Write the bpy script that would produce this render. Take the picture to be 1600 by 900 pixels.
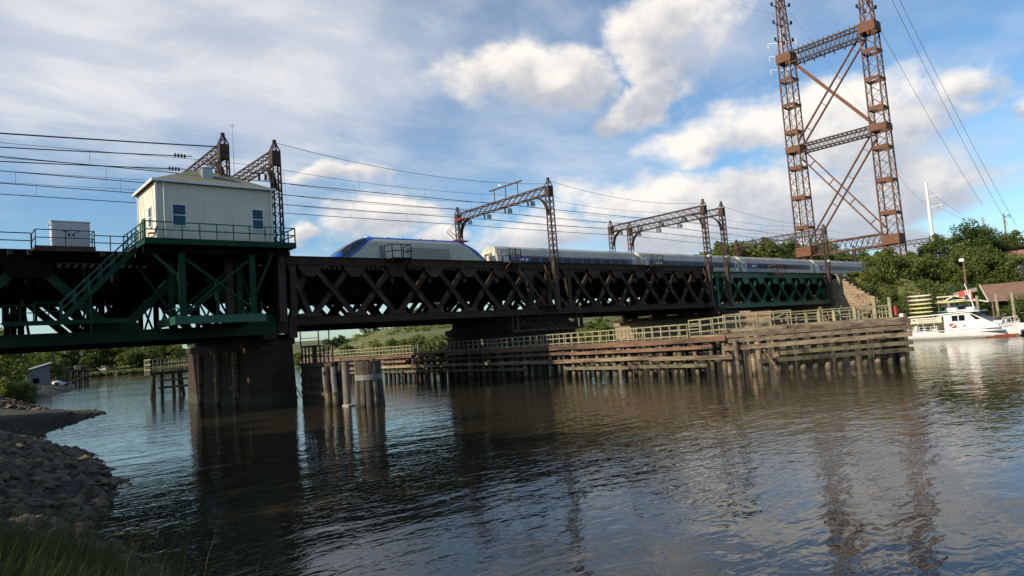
import bpy, math, random
import numpy as np
from mathutils import Vector, Matrix

for o in list(bpy.data.objects):
    bpy.data.objects.remove(o)
SC = bpy.context.scene
COL = SC.collection
rnd = random.Random(7)
R = math.radians

# ---------------------------------------------------------------- camera
HC = 3.7
yaw, pitch, roll = R(41.0), R(4.28), R(4.2)
fwd = Vector((math.sin(yaw)*math.cos(pitch), math.cos(yaw)*math.cos(pitch), math.sin(pitch)))
r0 = Vector((math.cos(yaw), -math.sin(yaw), 0))
u0 = r0.cross(fwd)
rt = r0*math.cos(roll)-u0*math.sin(roll)
up = rt.cross(fwd)
cam_d = bpy.data.cameras.new('camera')
cam = bpy.data.objects.new('camera', cam_d)
COL.objects.link(cam)
M = Matrix((rt, up, -fwd)).transposed().to_4x4()
M.translation = Vector((0, 0, HC))
cam.matrix_world = M
cam_d.sensor_width = 36.0
cam_d.lens = 24.0
cam_d.clip_start = 0.1
cam_d.clip_end = 9000
SC.camera = cam
SC.view_settings.view_transform = 'Standard'
SC.view_settings.look = 'None'
SC.view_settings.gamma = 1.0
SC.view_settings.use_curve_mapping = False
SC.view_settings.exposure = EXPOSURE = 0.18
SC.cycles.max_bounces = 5
SC.cycles.diffuse_bounces = 2
SC.cycles.glossy_bounces = 3
SC.cycles.transmission_bounces = 3
SC.cycles.transparent_max_bounces = 6
SC.cycles.caustics_reflective = False
SC.cycles.caustics_refractive = False
SC.cycles.sample_clamp_indirect = 4.0

# ---------------------------------------------------------------- sun and sky
SUN_EL, SUN_AZ = 27.0, -80.0            # azimuth from +Y towards +X
sv = Vector((math.sin(R(SUN_AZ))*math.cos(R(SUN_EL)), math.cos(R(SUN_AZ))*math.cos(R(SUN_EL)), math.sin(R(SUN_EL))))
sl = bpy.data.lights.new('sun', 'SUN')
sl.energy = 4.6
sl.angle = R(0.6)
sl.color = (1.0, 0.86, 0.66)
so = bpy.data.objects.new('sun', sl)
so.rotation_euler = sv.to_track_quat('Z', 'Y').to_euler()
COL.objects.link(so)

world = bpy.data.worlds.new('World')
SC.world = world
world.use_nodes = True


class NT:
    """small helper to write node trees"""
    def __init__(s, tree):
        s.t = tree
        s.n = tree.nodes
        s.l = tree.links

    def node(s, typ, **kw):
        n = s.n.new(typ)
        for k, v in kw.items():
            setattr(n, k, v)
        return n

    def put(s, sock, v):
        if hasattr(v, 'is_output') or isinstance(v, bpy.types.NodeSocket):
            s.l.new(v, sock)
        else:
            sock.default_value = v

    def math(s, op, a, b=0.0, c=None, clamp=False):
        n = s.node('ShaderNodeMath', operation=op, use_clamp=clamp)
        s.put(n.inputs[0], a)
        s.put(n.inputs[1], b)
        if c is not None:
            s.put(n.inputs[2], c)
        return n.outputs[0]

    def mix(s, f, a, b, mode='MIX'):
        n = s.node('ShaderNodeMix', data_type='RGBA', blend_type=mode)
        s.put(n.inputs[0], f)
        s.put(n.inputs[6], a if not isinstance(a, tuple) else (*a[:3], 1))
        s.put(n.inputs[7], b if not isinstance(b, tuple) else (*b[:3], 1))
        return n.outputs[2]

    def noise(s, vec, scale, detail=4, rough=0.55, dist=0.0, dims='3D'):
        n = s.node('ShaderNodeTexNoise', noise_dimensions=dims)
        if vec is not None:
            s.l.new(vec, n.inputs['Vector'])
        n.inputs['Scale'].default_value = scale
        n.inputs['Detail'].default_value = detail
        n.inputs['Roughness'].default_value = rough
        n.inputs['Distortion'].default_value = dist
        return n.outputs['Fac']

    def ramp(s, f, a, b, ca=0.0, cb=1.0):
        n = s.node('ShaderNodeMapRange', interpolation_type='SMOOTHSTEP')
        s.put(n.inputs[0], f)
        s.put(n.inputs[1], a)
        s.put(n.inputs[2], b)
        s.put(n.inputs[3], ca)
        s.put(n.inputs[4], cb)
        return n.outputs[0]


w = NT(world.node_tree)
w.n.clear()
out = w.node('ShaderNodeOutputWorld')
bg = w.node('ShaderNodeBackground')
bg.inputs[1].default_value = 0.1
sky = w.node('ShaderNodeTexSky', sky_type='NISHITA', sun_disc=False)
sky.sun_elevation = R(SUN_EL)
sky.sun_rotation = R(SUN_AZ)
sky.altitude = 0
sky.air_density = 1.0
sky.dust_density = 0.6
sky.ozone_density = 2.0
tc = w.node('ShaderNodeTexCoord')
sep = w.node('ShaderNodeSeparateXYZ')
w.l.new(tc.outputs['Generated'], sep.inputs[0])
dx, dy, dz = sep.outputs
az = w.math('ARCTAN2', dx, dy)           # clockwise from +Y
el = w.math('ARCSINE', dz)
# cloud field: cumulus banks given by azimuth / elevation (radians), torn by fractal noise
cmb = w.node('ShaderNodeCombineXYZ')
w.put(cmb.inputs[0], w.math('MULTIPLY', az, 1.0))
w.put(cmb.inputs[1], w.math('MULTIPLY', el, 1.35))
P = cmb.outputs[0]
wn = w.node('ShaderNodeTexNoise')
w.l.new(P, wn.inputs['Vector'])
wn.inputs['Scale'].default_value = 5.0
wn.inputs['Detail'].default_value = 4
wsep = w.node('ShaderNodeSeparateXYZ')
w.l.new(wn.outputs['Color'], wsep.inputs[0])
azw = w.math('ADD', az, w.math('MULTIPLY', w.math('SUBTRACT', wsep.outputs[0], 0.5), 0.22))
elw = w.math('ADD', el, w.math('MULTIPLY', w.math('SUBTRACT', wsep.outputs[1], 0.5), 0.16))
f1 = w.noise(P, 9.0, 9, 0.6)
f2 = w.noise(P, 26.0, 6, 0.6)


def pix_dir(px, py):
    d = fwd + rt*((px-800)/1066.67) - up*((py-450)/1066.67)
    d.normalize()
    return math.atan2(d.x, d.y), math.asin(d.z)


# (picture-independent) cumulus banks: centre direction and angular half sizes
BANKS = [(800, 120, .10, .050), (880, 100, .07, .045), (1035, 62, .085, .060), (1000, 130, .05, .03), (1100, 215, .085, .038), (1190, 190, .10, .050),
         (1300, 160, .08, .055), (1350, 215, .13, .085), (1400, 280, .11, .06), (1000, 310, .13, .045), (1120, 320, .15, .050), (1240, 300, .10, .05),
         (945, 150, .022, .026), (600, 352, .085, .036), (700, 385, .05, .02), (480, 355, .025, .016), (530, 275, .05, .018), (860, 380, .10, .035), (1480, 130, .035, .03), (1490, 275, .03, .025),
         (1410, 370, .07, .04), (1050, 380, .12, .03), (1575, 170, .02, .02), (1300, 350, .09, .03)]
cur = None
base_grad = None
for (px, py, sa, se) in BANKS:
    a, e = pix_dir(px, py)
    u = w.math('DIVIDE', w.math('SUBTRACT', azw, a), sa)
    v = w.math('DIVIDE', w.math('SUBTRACT', elw, e), se)
    d2 = w.math('ADD', w.math('MULTIPLY', u, u), w.math('MULTIPLY', v, v))
    g = w.math('EXPONENT', w.math('MULTIPLY', d2, -0.8))
    cur = g if cur is None else w.math('MAXIMUM', cur, g)
    gv = w.math('MULTIPLY', g, w.math('ADD', v, w.math('MULTIPLY', u, -0.35)))
    base_grad = gv if base_grad is None else w.math('ADD', base_grad, gv)
# scattered banks for the rest of the sky, out of the picture, at low elevation
gen = w.noise(P, 2.6, 5, 0.5)
far_side = w.ramp(w.math('ABSOLUTE', w.math('SUBTRACT', az, 0.75)), 0.75, 1.0)
gen2 = w.math('MULTIPLY', w.ramp(gen, 0.5, 0.66), far_side)
cur = w.math('MAXIMUM', cur, w.math('MULTIPLY', gen2, 0.8))
dens = w.math('ADD', cur, w.math('ADD', w.math('MULTIPLY', w.math('SUBTRACT', f1, 0.5), 1.3), w.math('MULTIPLY', w.math('SUBTRACT', f2, 0.5), 0.35)))
cum = w.ramp(dens, 0.28, 0.80)
lit = w.ramp(w.math('ADD', w.math('MULTIPLY', base_grad, 0.85), w.math('ADD', w.math('MULTIPLY', w.math('SUBTRACT', f1, 0.5), 2.4), w.math('MULTIPLY', w.math('SUBTRACT', f2, 0.5), 1.0))), -0.75, 0.75)
# high veil of altocumulus: noise stretched on a plane overhead
pz = w.math('MAXIMUM', w.math('ADD', dz, 0.10), 0.05)
cm2 = w.node('ShaderNodeCombineXYZ')
w.put(cm2.inputs[0], w.math('DIVIDE', dx, pz))
w.put(cm2.inputs[1], w.math('DIVIDE', dy, pz))
mp = w.node('ShaderNodeMapping')
w.l.new(cm2.outputs[0], mp.inputs[0])
mp.inputs['Rotation'].default_value = (0, 0, R(15))
mp.inputs['Scale'].default_value = (0.75, 1.05, 1)
v1 = w.noise(mp.outputs[0], 0.9, 9, 0.60, 0.35)
a0, e0 = pix_dir(330, 120)
ua = w.math('DIVIDE', w.math('SUBTRACT', azw, a0), 0.58)
ue = w.math('DIVIDE', w.math('SUBTRACT', elw, e0), 0.24)
vb = w.math('EXPONENT', w.math('MULTIPLY', w.math('ADD', w.math('MULTIPLY', ua, ua), w.math('MULTIPLY', ue, ue)), -0.9))
left_out = w.ramp(az, 0.30, -0.2, 0.0, 0.75)
vb = w.math('MAXIMUM', vb, w.math('MULTIPLY', left_out, 0.55))
for (qx, qy, qa, qe, qk) in ((700, 200, .42, .16, .75), (1130, 50, .22, .09, .8), (1420, 105, .26, .035, .7), (1560, 210, .2, .03, .5), (150, 330, .35, .06, -.5), (1050, 140, .25, .10, .6), (60, 60, .3, .12, .55)):
    a_, e_ = pix_dir(qx, qy)
    ua = w.math('DIVIDE', w.math('SUBTRACT', azw, a_), qa)
    ue = w.math('DIVIDE', w.math('SUBTRACT', elw, e_), qe)
    vq = w.math('EXPONENT', w.math('MULTIPLY', w.math('ADD', w.math('MULTIPLY', ua, ua), w.math('MULTIPLY', ue, ue)), -0.9))
    if qk > 0:
        vb = w.math('MAXIMUM', vb, w.math('MULTIPLY', vq, qk))
    else:
        vb = w.math('ADD', vb, w.math('MULTIPLY', vq, qk))
v2 = w.noise(mp.outputs[0], 3.2, 7, 0.6, 0.4)
tex = w.math('ADD', w.math('MULTIPLY', w.math('SUBTRACT', v1, 0.5), 1.7), w.math('MULTIPLY', w.math('SUBTRACT', v2, 0.5), 0.55))
veil = w.ramp(w.math('ADD', w.math('MULTIPLY', vb, 0.80), tex), 0.06, 1.0)
veil = w.math('MULTIPLY', veil, 0.92)
VEILC = w.mix(w.ramp(w.noise(mp.outputs[0], 2.3, 6, 0.6, 0.5), 0.35, 0.68), (5.7, 6.1, 6.9), (8.4, 8.2, 8.0))
skyc = w.mix(1.0, sky.outputs[0], (0.98, 1.22, 1.34), 'MULTIPLY')
VEIL = (5.9, 6.15, 6.75)
c1 = w.mix(veil, skyc, VEILC)
cc = w.mix(lit, (4.6, 4.75, 5.3), (9.7, 9.05, 8.2))
c2 = w.mix(w.math('MULTIPLY', cum, 0.90), c1, cc)
w.l.new(c2, bg.inputs[0])
w.l.new(bg.outputs[0], out.inputs[0])


# ---------------------------------------------------------------- materials
MATS = {}


def mat(name, ca, cb=None, scale=2.0, rough=0.7, metal=0.0, bump=0.0, bscale=None, stain=None, stain_s=0.4, stain_r=(0.5, 0.7),
        per_obj=0.0, spec=0.5, stretch=(1, 1, 1), detail=6, low=None):
    m = bpy.data.materials.new(name)
    m.use_nodes = True
    t = NT(m.node_tree)
    b = t.n['Principled BSDF']
    co = t.node('ShaderNodeTexCoord').outputs['Object']
    mp = t.node('ShaderNodeMapping')
    t.l.new(co, mp.inputs[0])
    mp.inputs['Scale'].default_value = stretch
    co = mp.outputs[0]
    cb = cb or tuple(c*0.6 for c in ca)
    f = t.ramp(t.noise(co, scale, detail), 0.3, 0.7)
    c = t.mix(f, ca, cb)
    if stain:
        g = t.ramp(t.noise(co, stain_s, 7, 0.65), stain_r[0], stain_r[1])
        c = t.mix(g, c, stain)
    if low:
        sz = t.node('ShaderNodeSeparateXYZ')
        t.l.new(t.node('ShaderNodeTexCoord').outputs['Object'], sz.inputs[0])
        zz = t.math('ADD', sz.outputs[2], t.math('MULTIPLY', t.noise(co, 1.3, 4), .7))
        c = t.mix(t.ramp(zz, .38, .85), low, c)
    if per_obj:
        oi = t.node('ShaderNodeObjectInfo')
        k = t.math('ADD', 1.0-per_obj/2, t.math('MULTIPLY', oi.outputs['Random'], per_obj))
        cx = t.node('ShaderNodeCombineXYZ')
        for i in range(3):
            t.put(cx.inputs[i], k)
        c = t.mix(1.0, c, cx.outputs[0], 'MULTIPLY')
    t.l.new(c, b.inputs['Base Color'])
    b.inputs['Roughness'].default_value = rough
    b.inputs['Metallic'].default_value = metal
    b.inputs['Specular IOR Level'].default_value = spec
    if bump:
        bn = t.node('ShaderNodeBump')
        bn.inputs['Strength'].default_value = 1.0
        bn.inputs['Distance'].default_value = bump
        t.put(bn.inputs['Height'], t.noise(co, bscale or scale*3, 6))
        t.l.new(bn.outputs[0], b.inputs['Normal'])
    MATS[name] = m
    return m


STEEL = mat('dark_riveted_steel', (.040, .026, .019), (.058, .038, .027), 0.9, .75, 0, .004, 30, stain=(.085, .045, .028), stain_s=.5, stain_r=(.56, .74), spec=.15)
STEELW = mat('weathered_dark_steel', (.080, .055, .040), (.044, .031, .022), 1.2, .8, 0, .004, 30, stain=(.11, .075, .05), stain_s=.8, stain_r=(.5, .7), spec=.15)
BLACK = mat('black_and_shade_steel', (.005, .004, .0035), (.008, .007, .006), 1.0, .85, spec=.15)  # plain black parts; also carries the bridge interior's shade in its colour
GREEN = mat('green_painted_steel', (.005, .034, .015), (.009, .050, .024), 1.0, .5, 0, .002, 30, stain=(.07, .05, .03), stain_s=.9, stain_r=(.60, .78), spec=.15)
GREENR = mat('brighter_green_paint', (.010, .082, .046), (.016, .105, .060), 1.0, .45, 0, .002, 30, stain=(.08, .06, .035), stain_s=.9, stain_r=(.62, .8))
RUST = mat('rusted_lattice_steel', (.17, .075, .040), (.095, .045, .028), 1.3, .85, 0, .004, 20, stain=(.24, .12, .065), stain_s=1.3, stain_r=(.5, .7))
RUSTM = mat('mid_rusted_steel', (.115, .058, .036), (.06, .038, .03), .9, .85, 0, .004, 20, stain=(.19, .09, .05), stain_s=.5, stain_r=(.48, .66))
RUSTD = mat('dark_rusted_steel', (.075, .042, .030), (.040, .028, .024), 1.3, .85, 0, .004, 20, stain=(.15, .08, .05), stain_s=1.0, stain_r=(.52, .72))
SIDING_C = (.70, .655, .535)
TIMBER = mat('weathered_timber', (.31, .245, .165), (.17, .125, .085), 2.6, .9, 0, .012, 9, stain=(.10, .07, .045), stain_s=1.1, stain_r=(.47, .66), stretch=(1, .35, 2.5), per_obj=.6, low=(.045, .042, .022))
TIMBERR = mat('reddish_timber', (.22, .125, .08), (.12, .07, .048), 1.4, .9, 0, .012, 9, stain=(.06, .045, .032), stain_s=.8, stain_r=(.47, .66), stretch=(1, .4, 2), per_obj=.5)
TIMBERG = mat('algae_timber', (.16, .14, .08), (.085, .075, .045), 1.8, .9, 0, .012, 9, stain=(.04, .035, .022), stain_s=.9, stain_r=(.47, .66), per_obj=.6, low=(.03, .03, .016))
TIMBERD = mat('dark_wet_timber', (.060, .048, .035), (.035, .03, .022), 1.8, .85, 0, .012, 9, per_obj=.3)
RAILW = mat('pale_green_timber_rail', (.33, .30, .18), (.20, .18, .11), 2.2, .85, 0, .006, 12, stain=(.16, .13, .09), stain_s=1.5, stain_r=(.55, .75), per_obj=.15)
GREYW = mat('grey_cabinet_paint', (.52, .53, .55), (.45, .46, .48), .7, .5, 0, stain=(.30, .27, .24), stain_s=.9, stain_r=(.62, .85))
WHITE = mat('white_paint', (.80, .80, .78), (.72, .72, .69), 1.5, .4, 0, stain=(.5, .45, .38), stain_s=.7, stain_r=(.66, .95))
TRIM = mat('white_trim', (.74, .75, .74), (.66, .67, .66), 3, .5)
SHINGLE = mat('mossy_asphalt_shingle', (.16, .155, .125), (.22, .21, .16), 3.0, .95, 0, .02, 14, stain=(.15, .15, .07), stain_s=.7, stain_r=(.45, .7))
GREYB = mat('dull_grey_band', (.20, .20, .20), (.14, .14, .14), 2.0, .7)
GALV = mat('galvanised_metal', (.42, .43, .43), (.34, .35, .35), 2.0, .45, .7)
INSUL = mat('brown_glazed_insulator', (.05, .03, .025), (.03, .02, .02), 2.0, .25)
WIRE = mat('black_wire', (.02, .02, .022), (.03, .03, .03), 1.0, .6)
LAMPW = mat('white_lamp_housing', (.78, .77, .70), (.7, .69, .62), 1.0, .4)
ROCK = mat('riprap_stone', (.145, .108, .070), (.070, .052, .034), 2.2, .95, 0, .03, 6, stain=(.04, .042, .022), stain_s=.9, stain_r=(.48, .7), per_obj=.6)
CONC = mat('concrete', (.40, .38, .34), (.30, .28, .25), 1.0, .9, 0, .01, 8, stain=(.2, .17, .14), stain_s=.6, stain_r=(.5, .8))
BROWNROOF = mat('brown_canopy_roof', (.23, .135, .095), (.19, .11, .08), 1.0, .7)
YELLOW = mat('pale_yellow_hull', (.55, .55, .26), (.46, .46, .22), 1.0, .5)
CREAM = mat('cream_hull', (.66, .62, .48), (.58, .54, .42), 1.0, .5)
TEAL = mat('teal_panel', (.05, .25, .22), None, 1.0, .5)
RED = mat('red_paint', (.45, .05, .04), (.36, .04, .03), 1.0, .5)
REDORANGE = mat('antifouling_red', (.42, .13, .08), (.34, .10, .06), 1.0, .6)
BLUE = mat('blue_paint', (.010, .045, .20), (.010, .04, .17), 1.0, .35)
NAVY = mat('navy_fabric', (.03, .045, .13), None, 1.0, .8)
SILVER = mat('silver_locomotive_paint', (.60, .555, .47), (.53, .49, .42), .5, .5, 0, stain=(.25, .22, .19), stain_s=.35, stain_r=(.5, .8), stretch=(.5, 1, 2))
BLUELOCO = mat('locomotive_blue', (.018, .10, .42), (.016, .085, .36), .6, .3)
DARKIN = mat('dark_underframe', (.02, .019, .018), (.03, .027, .024), 1.0, .9)


def glass(name, c, rough=.08):
    m = bpy.data.materials.new(name)
    m.use_nodes = True
    b = m.node_tree.nodes['Principled BSDF']
    t = NT(m.node_tree)
    co = t.node('ShaderNodeTexCoord').outputs['Object']
    t.l.new(t.mix(t.noise(co, 1.3, 3), c, tuple(x*.6 for x in c)), b.inputs['Base Color'])
    b.inputs['Roughness'].default_value = rough
    b.inputs['Specular IOR Level'].default_value = .9
    return m


GLASS = glass('dark_window_glass', (.012, .016, .022))
GLASSB = glass('blue_window_glass', (.012, .055, .13), .15)  # blue is mixed into the base colour itself


GLASSC = glass('tinted_coach_glass', (.008, .009, .011), .25)
GLASSC.node_tree.nodes['Principled BSDF'].inputs['Specular IOR Level'].default_value = .25
GLASSB.node_tree.nodes['Principled BSDF'].inputs['Specular IOR Level'].default_value = .35


def siding():
    m = bpy.data.materials.new('cream_clapboard_siding')
    m.use_nodes = True
    t = NT(m.node_tree)
    b = t.n['Principled BSDF']
    co = t.node('ShaderNodeTexCoord').outputs['Object']
    s = t.node('ShaderNodeSeparateXYZ')
    t.l.new(co, s.inputs[0])
    f = t.math('FRACT', t.math('DIVIDE', s.outputs[2], 0.115))
    c = t.mix(t.ramp(t.noise(co, .8, 6), .35, .7), SIDING_C, (.67, .62, .49))
    # thin darker line at each board overlap, multiplied into the colour
    mps = t.node('ShaderNodeMapping')
    t.l.new(co, mps.inputs[0])
    mps.inputs['Scale'].default_value = (2.2, 2.2, .25)
    c = t.mix(t.math('MULTIPLY', t.ramp(t.noise(mps.outputs[0], 1.4, 6, .7), .52, .8), .55), c, (.36, .31, .23))
    gap = t.ramp(f, .06, .2, 0.42, 1.0)
    cx = t.node('ShaderNodeCombineXYZ')
    for i in range(3):
        t.put(cx.inputs[i], gap)
    c = t.mix(1.0, c, cx.outputs[0], 'MULTIPLY')
    t.l.new(c, b.inputs['Base Color'])
    b.inputs['Roughness'].default_value = .6
    bn = t.node('ShaderNodeBump')
    bn.inputs['Distance'].default_value = .012
    t.put(bn.inputs['Height'], t.math('SUBTRACT', 1.0, f))
    t.l.new(bn.outputs[0], b.inputs['Normal'])
    return m


SIDING = siding()


def masonry(name, ca, cb, mortar, w_=1.0, h_=0.5, bump=.03, axis='xz', low=None):
    m = bpy.data.materials.new(name)
    m.use_nodes = True
    t = NT(m.node_tree)
    b = t.n['Principled BSDF']
    co = t.node('ShaderNodeTexCoord').outputs['Object']
    s = t.node('ShaderNodeSeparateXYZ')
    t.l.new(co, s.inputs[0])
    cx = t.node('ShaderNodeCombineXYZ')
    t.put(cx.inputs[0], t.math('ADD', s.outputs[0], s.outputs[1]))
    t.put(cx.inputs[1], s.outputs[2])
    br = t.node('ShaderNodeTexBrick')
    t.l.new(cx.outputs[0], br.inputs[0])
    br.inputs['Color1'].default_value = (*ca, 1)
    br.inputs['Color2'].default_value = (*cb, 1)
    br.inputs['Mortar'].default_value = (*mortar, 1)
    br.inputs['Scale'].default_value = 1.0
    br.inputs['Mortar Size'].default_value = .025
    br.inputs['Brick Width'].default_value = w_
    br.inputs['Row Height'].default_value = h_
    n = t.ramp(t.noise(co, .9, 7, .65), .35, .7)
    c = t.mix(t.math('MULTIPLY', n, .6), br.outputs[0], tuple(x*.45 for x in ca))
    if low is not None:
        c = t.mix(t.ramp(t.math('ADD', s.outputs[2], t.math('MULTIPLY', t.noise(co, 1.0, 4), .8)), .9, 1.7), low, c)
    t.l.new(c, b.inputs['Base Color'])
    b.inputs['Roughness'].default_value = .95
    bn = t.node('ShaderNodeBump')
    bn.inputs['Distance'].default_value = bump
    t.put(bn.inputs['Height'], t.math('ADD', t.math('MULTIPLY', br.outputs[1], -1.0), t.math('MULTIPLY', t.noise(co, 4, 6), .8)))
    t.l.new(bn.outputs[0], b.inputs['Normal'])
    return m


STONE = masonry('brown_pier_masonry', (.055, .037, .024), (.034, .024, .017), (.022, .017, .013), 1.3, .62, .03, low=(.05, .05, .03))
STONEL = masonry('tan_abutment_masonry', (.40, .30, .20), (.31, .22, .15), (.20, .15, .10), 1.0, .5, .05)


def leaf_mat(name, ca, cb, cc=None):
    m = bpy.data.materials.new(name)
    m.use_nodes = True
    t = NT(m.node_tree)
    b = t.n['Principled BSDF']
    co = t.node('ShaderNodeTexCoord').outputs['Object']
    oi = t.node('ShaderNodeObjectInfo')
    c = t.mix(t.ramp(t.noise(co, .55, 5, .7), .35, .65), ca, cb)
    if cc:
        c = t.mix(t.ramp(t.noise(co, 1.7, 4, .7), .5, .75), c, cc)
    k = t.math('ADD', .70, t.math('MULTIPLY', oi.outputs['Random'], .6))
    cx = t.node('ShaderNodeCombineXYZ')
    t.put(cx.inputs[0], k)
    t.put(cx.inputs[1], t.math('ADD', .82, t.math('MULTIPLY', oi.outputs['Random'], .36)))
    t.put(cx.inputs[2], k)
    c = t.mix(1.0, c, cx.outputs[0], 'MULTIPLY')
    t.l.new(c, b.inputs['Base Color'])
    b.inputs['Roughness'].default_value = .6
    tr = t.node('ShaderNodeBsdfTranslucent')
    t.l.new(t.mix(1.0, c, (1.0, 1.15, .5), 'MULTIPLY'), tr.inputs[0])
    mx = t.node('ShaderNodeMixShader')
    mx.inputs[0].default_value = .42
    t.l.new(b.outputs[0], mx.inputs[1])
    t.l.new(tr.outputs[0], mx.inputs[2])
    t.l.new(mx.outputs[0], t.n['Material Output'].inputs[0])
    return m


LEAF = leaf_mat('green_leaves', (.150, .190, .040), (.085, .120, .025), (.24, .24, .055))
LEAFY = leaf_mat('yellow_green_leaves', (.19, .21, .045), (.10, .14, .03), (.27, .25, .06))
LEAFD = leaf_mat('dark_leaves', (.100, .140, .032), (.060, .092, .022), (.160, .180, .040))
LEAFT = leaf_mat('tan_marsh_leaves', (.17, .16, .06), (.10, .11, .04), (.24, .20, .09))
BARK = mat('bark', (.10, .08, .06), (.06, .05, .04), 4, .95, 0, .02, 12)
GRASSB = leaf_mat('grass_blades', (.15, .15, .055), (.09, .10, .035), (.27, .25, .12))


def ground_mat(name, layers, bump=.05, bs=1.5):
    """layers: list of (colour a, colour b) for low wet shore and upper ground"""
    m = bpy.data.materials.new(name)
    m.use_nodes = True
    t = NT(m.node_tree)
    b = t.n['Principled BSDF']
    co = t.node('ShaderNodeTexCoord').outputs['Object']
    s = t.node('ShaderNodeSeparateXYZ')
    t.l.new(co, s.inputs[0])
    (a1, a2), (b1, b2), z0, z1, sc = layers
    lo = t.mix(t.ramp(t.noise(co, 1.5, 6), .35, .65), a1, a2)
    hi = t.mix(t.ramp(t.noise(co, sc, 8, .7), .35, .65), b1, b2)
    hi = t.mix(t.ramp(t.noise(co, sc*6, 6, .7), .5, .75), hi, tuple(x*.5 for x in b1))
    k = t.ramp(t.math('ADD', s.outputs[2], t.math('MULTIPLY', t.noise(co, .6, 4), .5)), z0, z1)
    t.l.new(t.mix(k, lo, hi), b.inputs['Base Color'])
    b.inputs['Roughness'].default_value = .95
    bn = t.node('ShaderNodeBump')
    bn.inputs['Distance'].default_value = bump
    t.put(bn.inputs['Height'], t.noise(co, bs, 8, .7))
    t.l.new(bn.outputs[0], b.inputs['Normal'])
    return m


MUD = ground_mat('muddy_bank_ground', (((.022, .017, .012), (.036, .028, .019)), ((.085, .08, .045), (.05, .06, .025)), .6, 1.5, .9), .06, 5)
LAND = ground_mat('grassy_ground', (((.09, .075, .05), (.13, .11, .07)), ((.17, .165, .055), (.08, .10, .03)), 1.2, 2.4, .09), .6, .5)


def water_mat():
    m = bpy.data.materials.new('river_water')
    m.use_nodes = True
    t = NT(m.node_tree)
    b = t.n['Principled BSDF']
    co = t.node('ShaderNodeTexCoord').outputs['Object']
    mp = t.node('ShaderNodeMapping')
    t.l.new(co, mp.inputs[0])
    mp.inputs['Rotation'].default_value = (0, 0, R(28))
    mp.inputs['Scale'].default_value = (.65, 1.25, 1)
    c = mp.outputs[0]
    mp2 = t.node('ShaderNodeMapping')
    t.l.new(co, mp2.inputs[0])
    mp2.inputs['Rotation'].default_value = (0, 0, R(62))
    mp2.inputs['Scale'].default_value = (.7, 1.3, 1)
    h = t.math('MULTIPLY', t.noise(c, .50, 2, .5, .4), .036)
    patch = t.ramp(t.noise(co, .06, 4), .38, .60, .25, 1.25)
    lane = t.ramp(t.noise(mp.outputs[0], .045, 3), .40, .62, .45, 1.15)
    h = t.math('ADD', h, t.math('MULTIPLY', t.math('MULTIPLY', t.noise(mp2.outputs[0], 1.5, 2, .5, .8), .026), lane))
    h = t.math('ADD', h, t.math('MULTIPLY', t.math('MULTIPLY', t.noise(c, 4.2, 2, .5, .8), .0085), patch))
    bn = t.node('ShaderNodeBump')
    bn.inputs['Strength'].default_value = 1.0
    bn.inputs['Distance'].default_value = 1.0
    t.put(bn.inputs['Height'], h)
    t.l.new(bn.outputs[0], b.inputs['Normal'])
    t.l.new(t.mix(t.noise(co, .15, 4), (.025, .021, .011), (.038, .032, .017)), b.inputs['Base Color'])
    b.inputs['Roughness'].default_value = .035
    b.inputs['IOR'].default_value = 1.42
    return m


WATER = water_mat()

# ---------------------------------------------------------------- mesh helpers
ORG = {}


def tag(o, label=None, cat=None, group=None, kind=None):
    if label:
        o['label'] = label
    if cat:
        o['category'] = cat
    if group:
        o['group'] = group
    if kind:
        o['kind'] = kind
    return o


def thing(name, label, cat, loc=(0, 0, 0), group=None):
    o = bpy.data.objects.new(name, None)
    o.empty_display_size = .5
    COL.objects.link(o)
    o.location = loc
    ORG[o.name] = Vector(loc)
    return tag(o, label, cat, group)


def dup(root, loc, label=None, group=None, rotz=None, scale=None):
    r = root.copy()
    COL.objects.link(r)
    r.location = loc
    if rotz is not None:
        r.rotation_euler = (0, 0, rotz)
    if scale is not None:
        r.scale = (scale,)*3 if not isinstance(scale, tuple) else scale
    if label:
        r['label'] = label
    if group:
        r['group'] = group

    def rec(src, dst):
        for ch in list(src.children):
            c = ch.copy()
            COL.objects.link(c)
            c.parent = dst
            rec(ch, c)
    rec(root, r)
    return r


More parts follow.
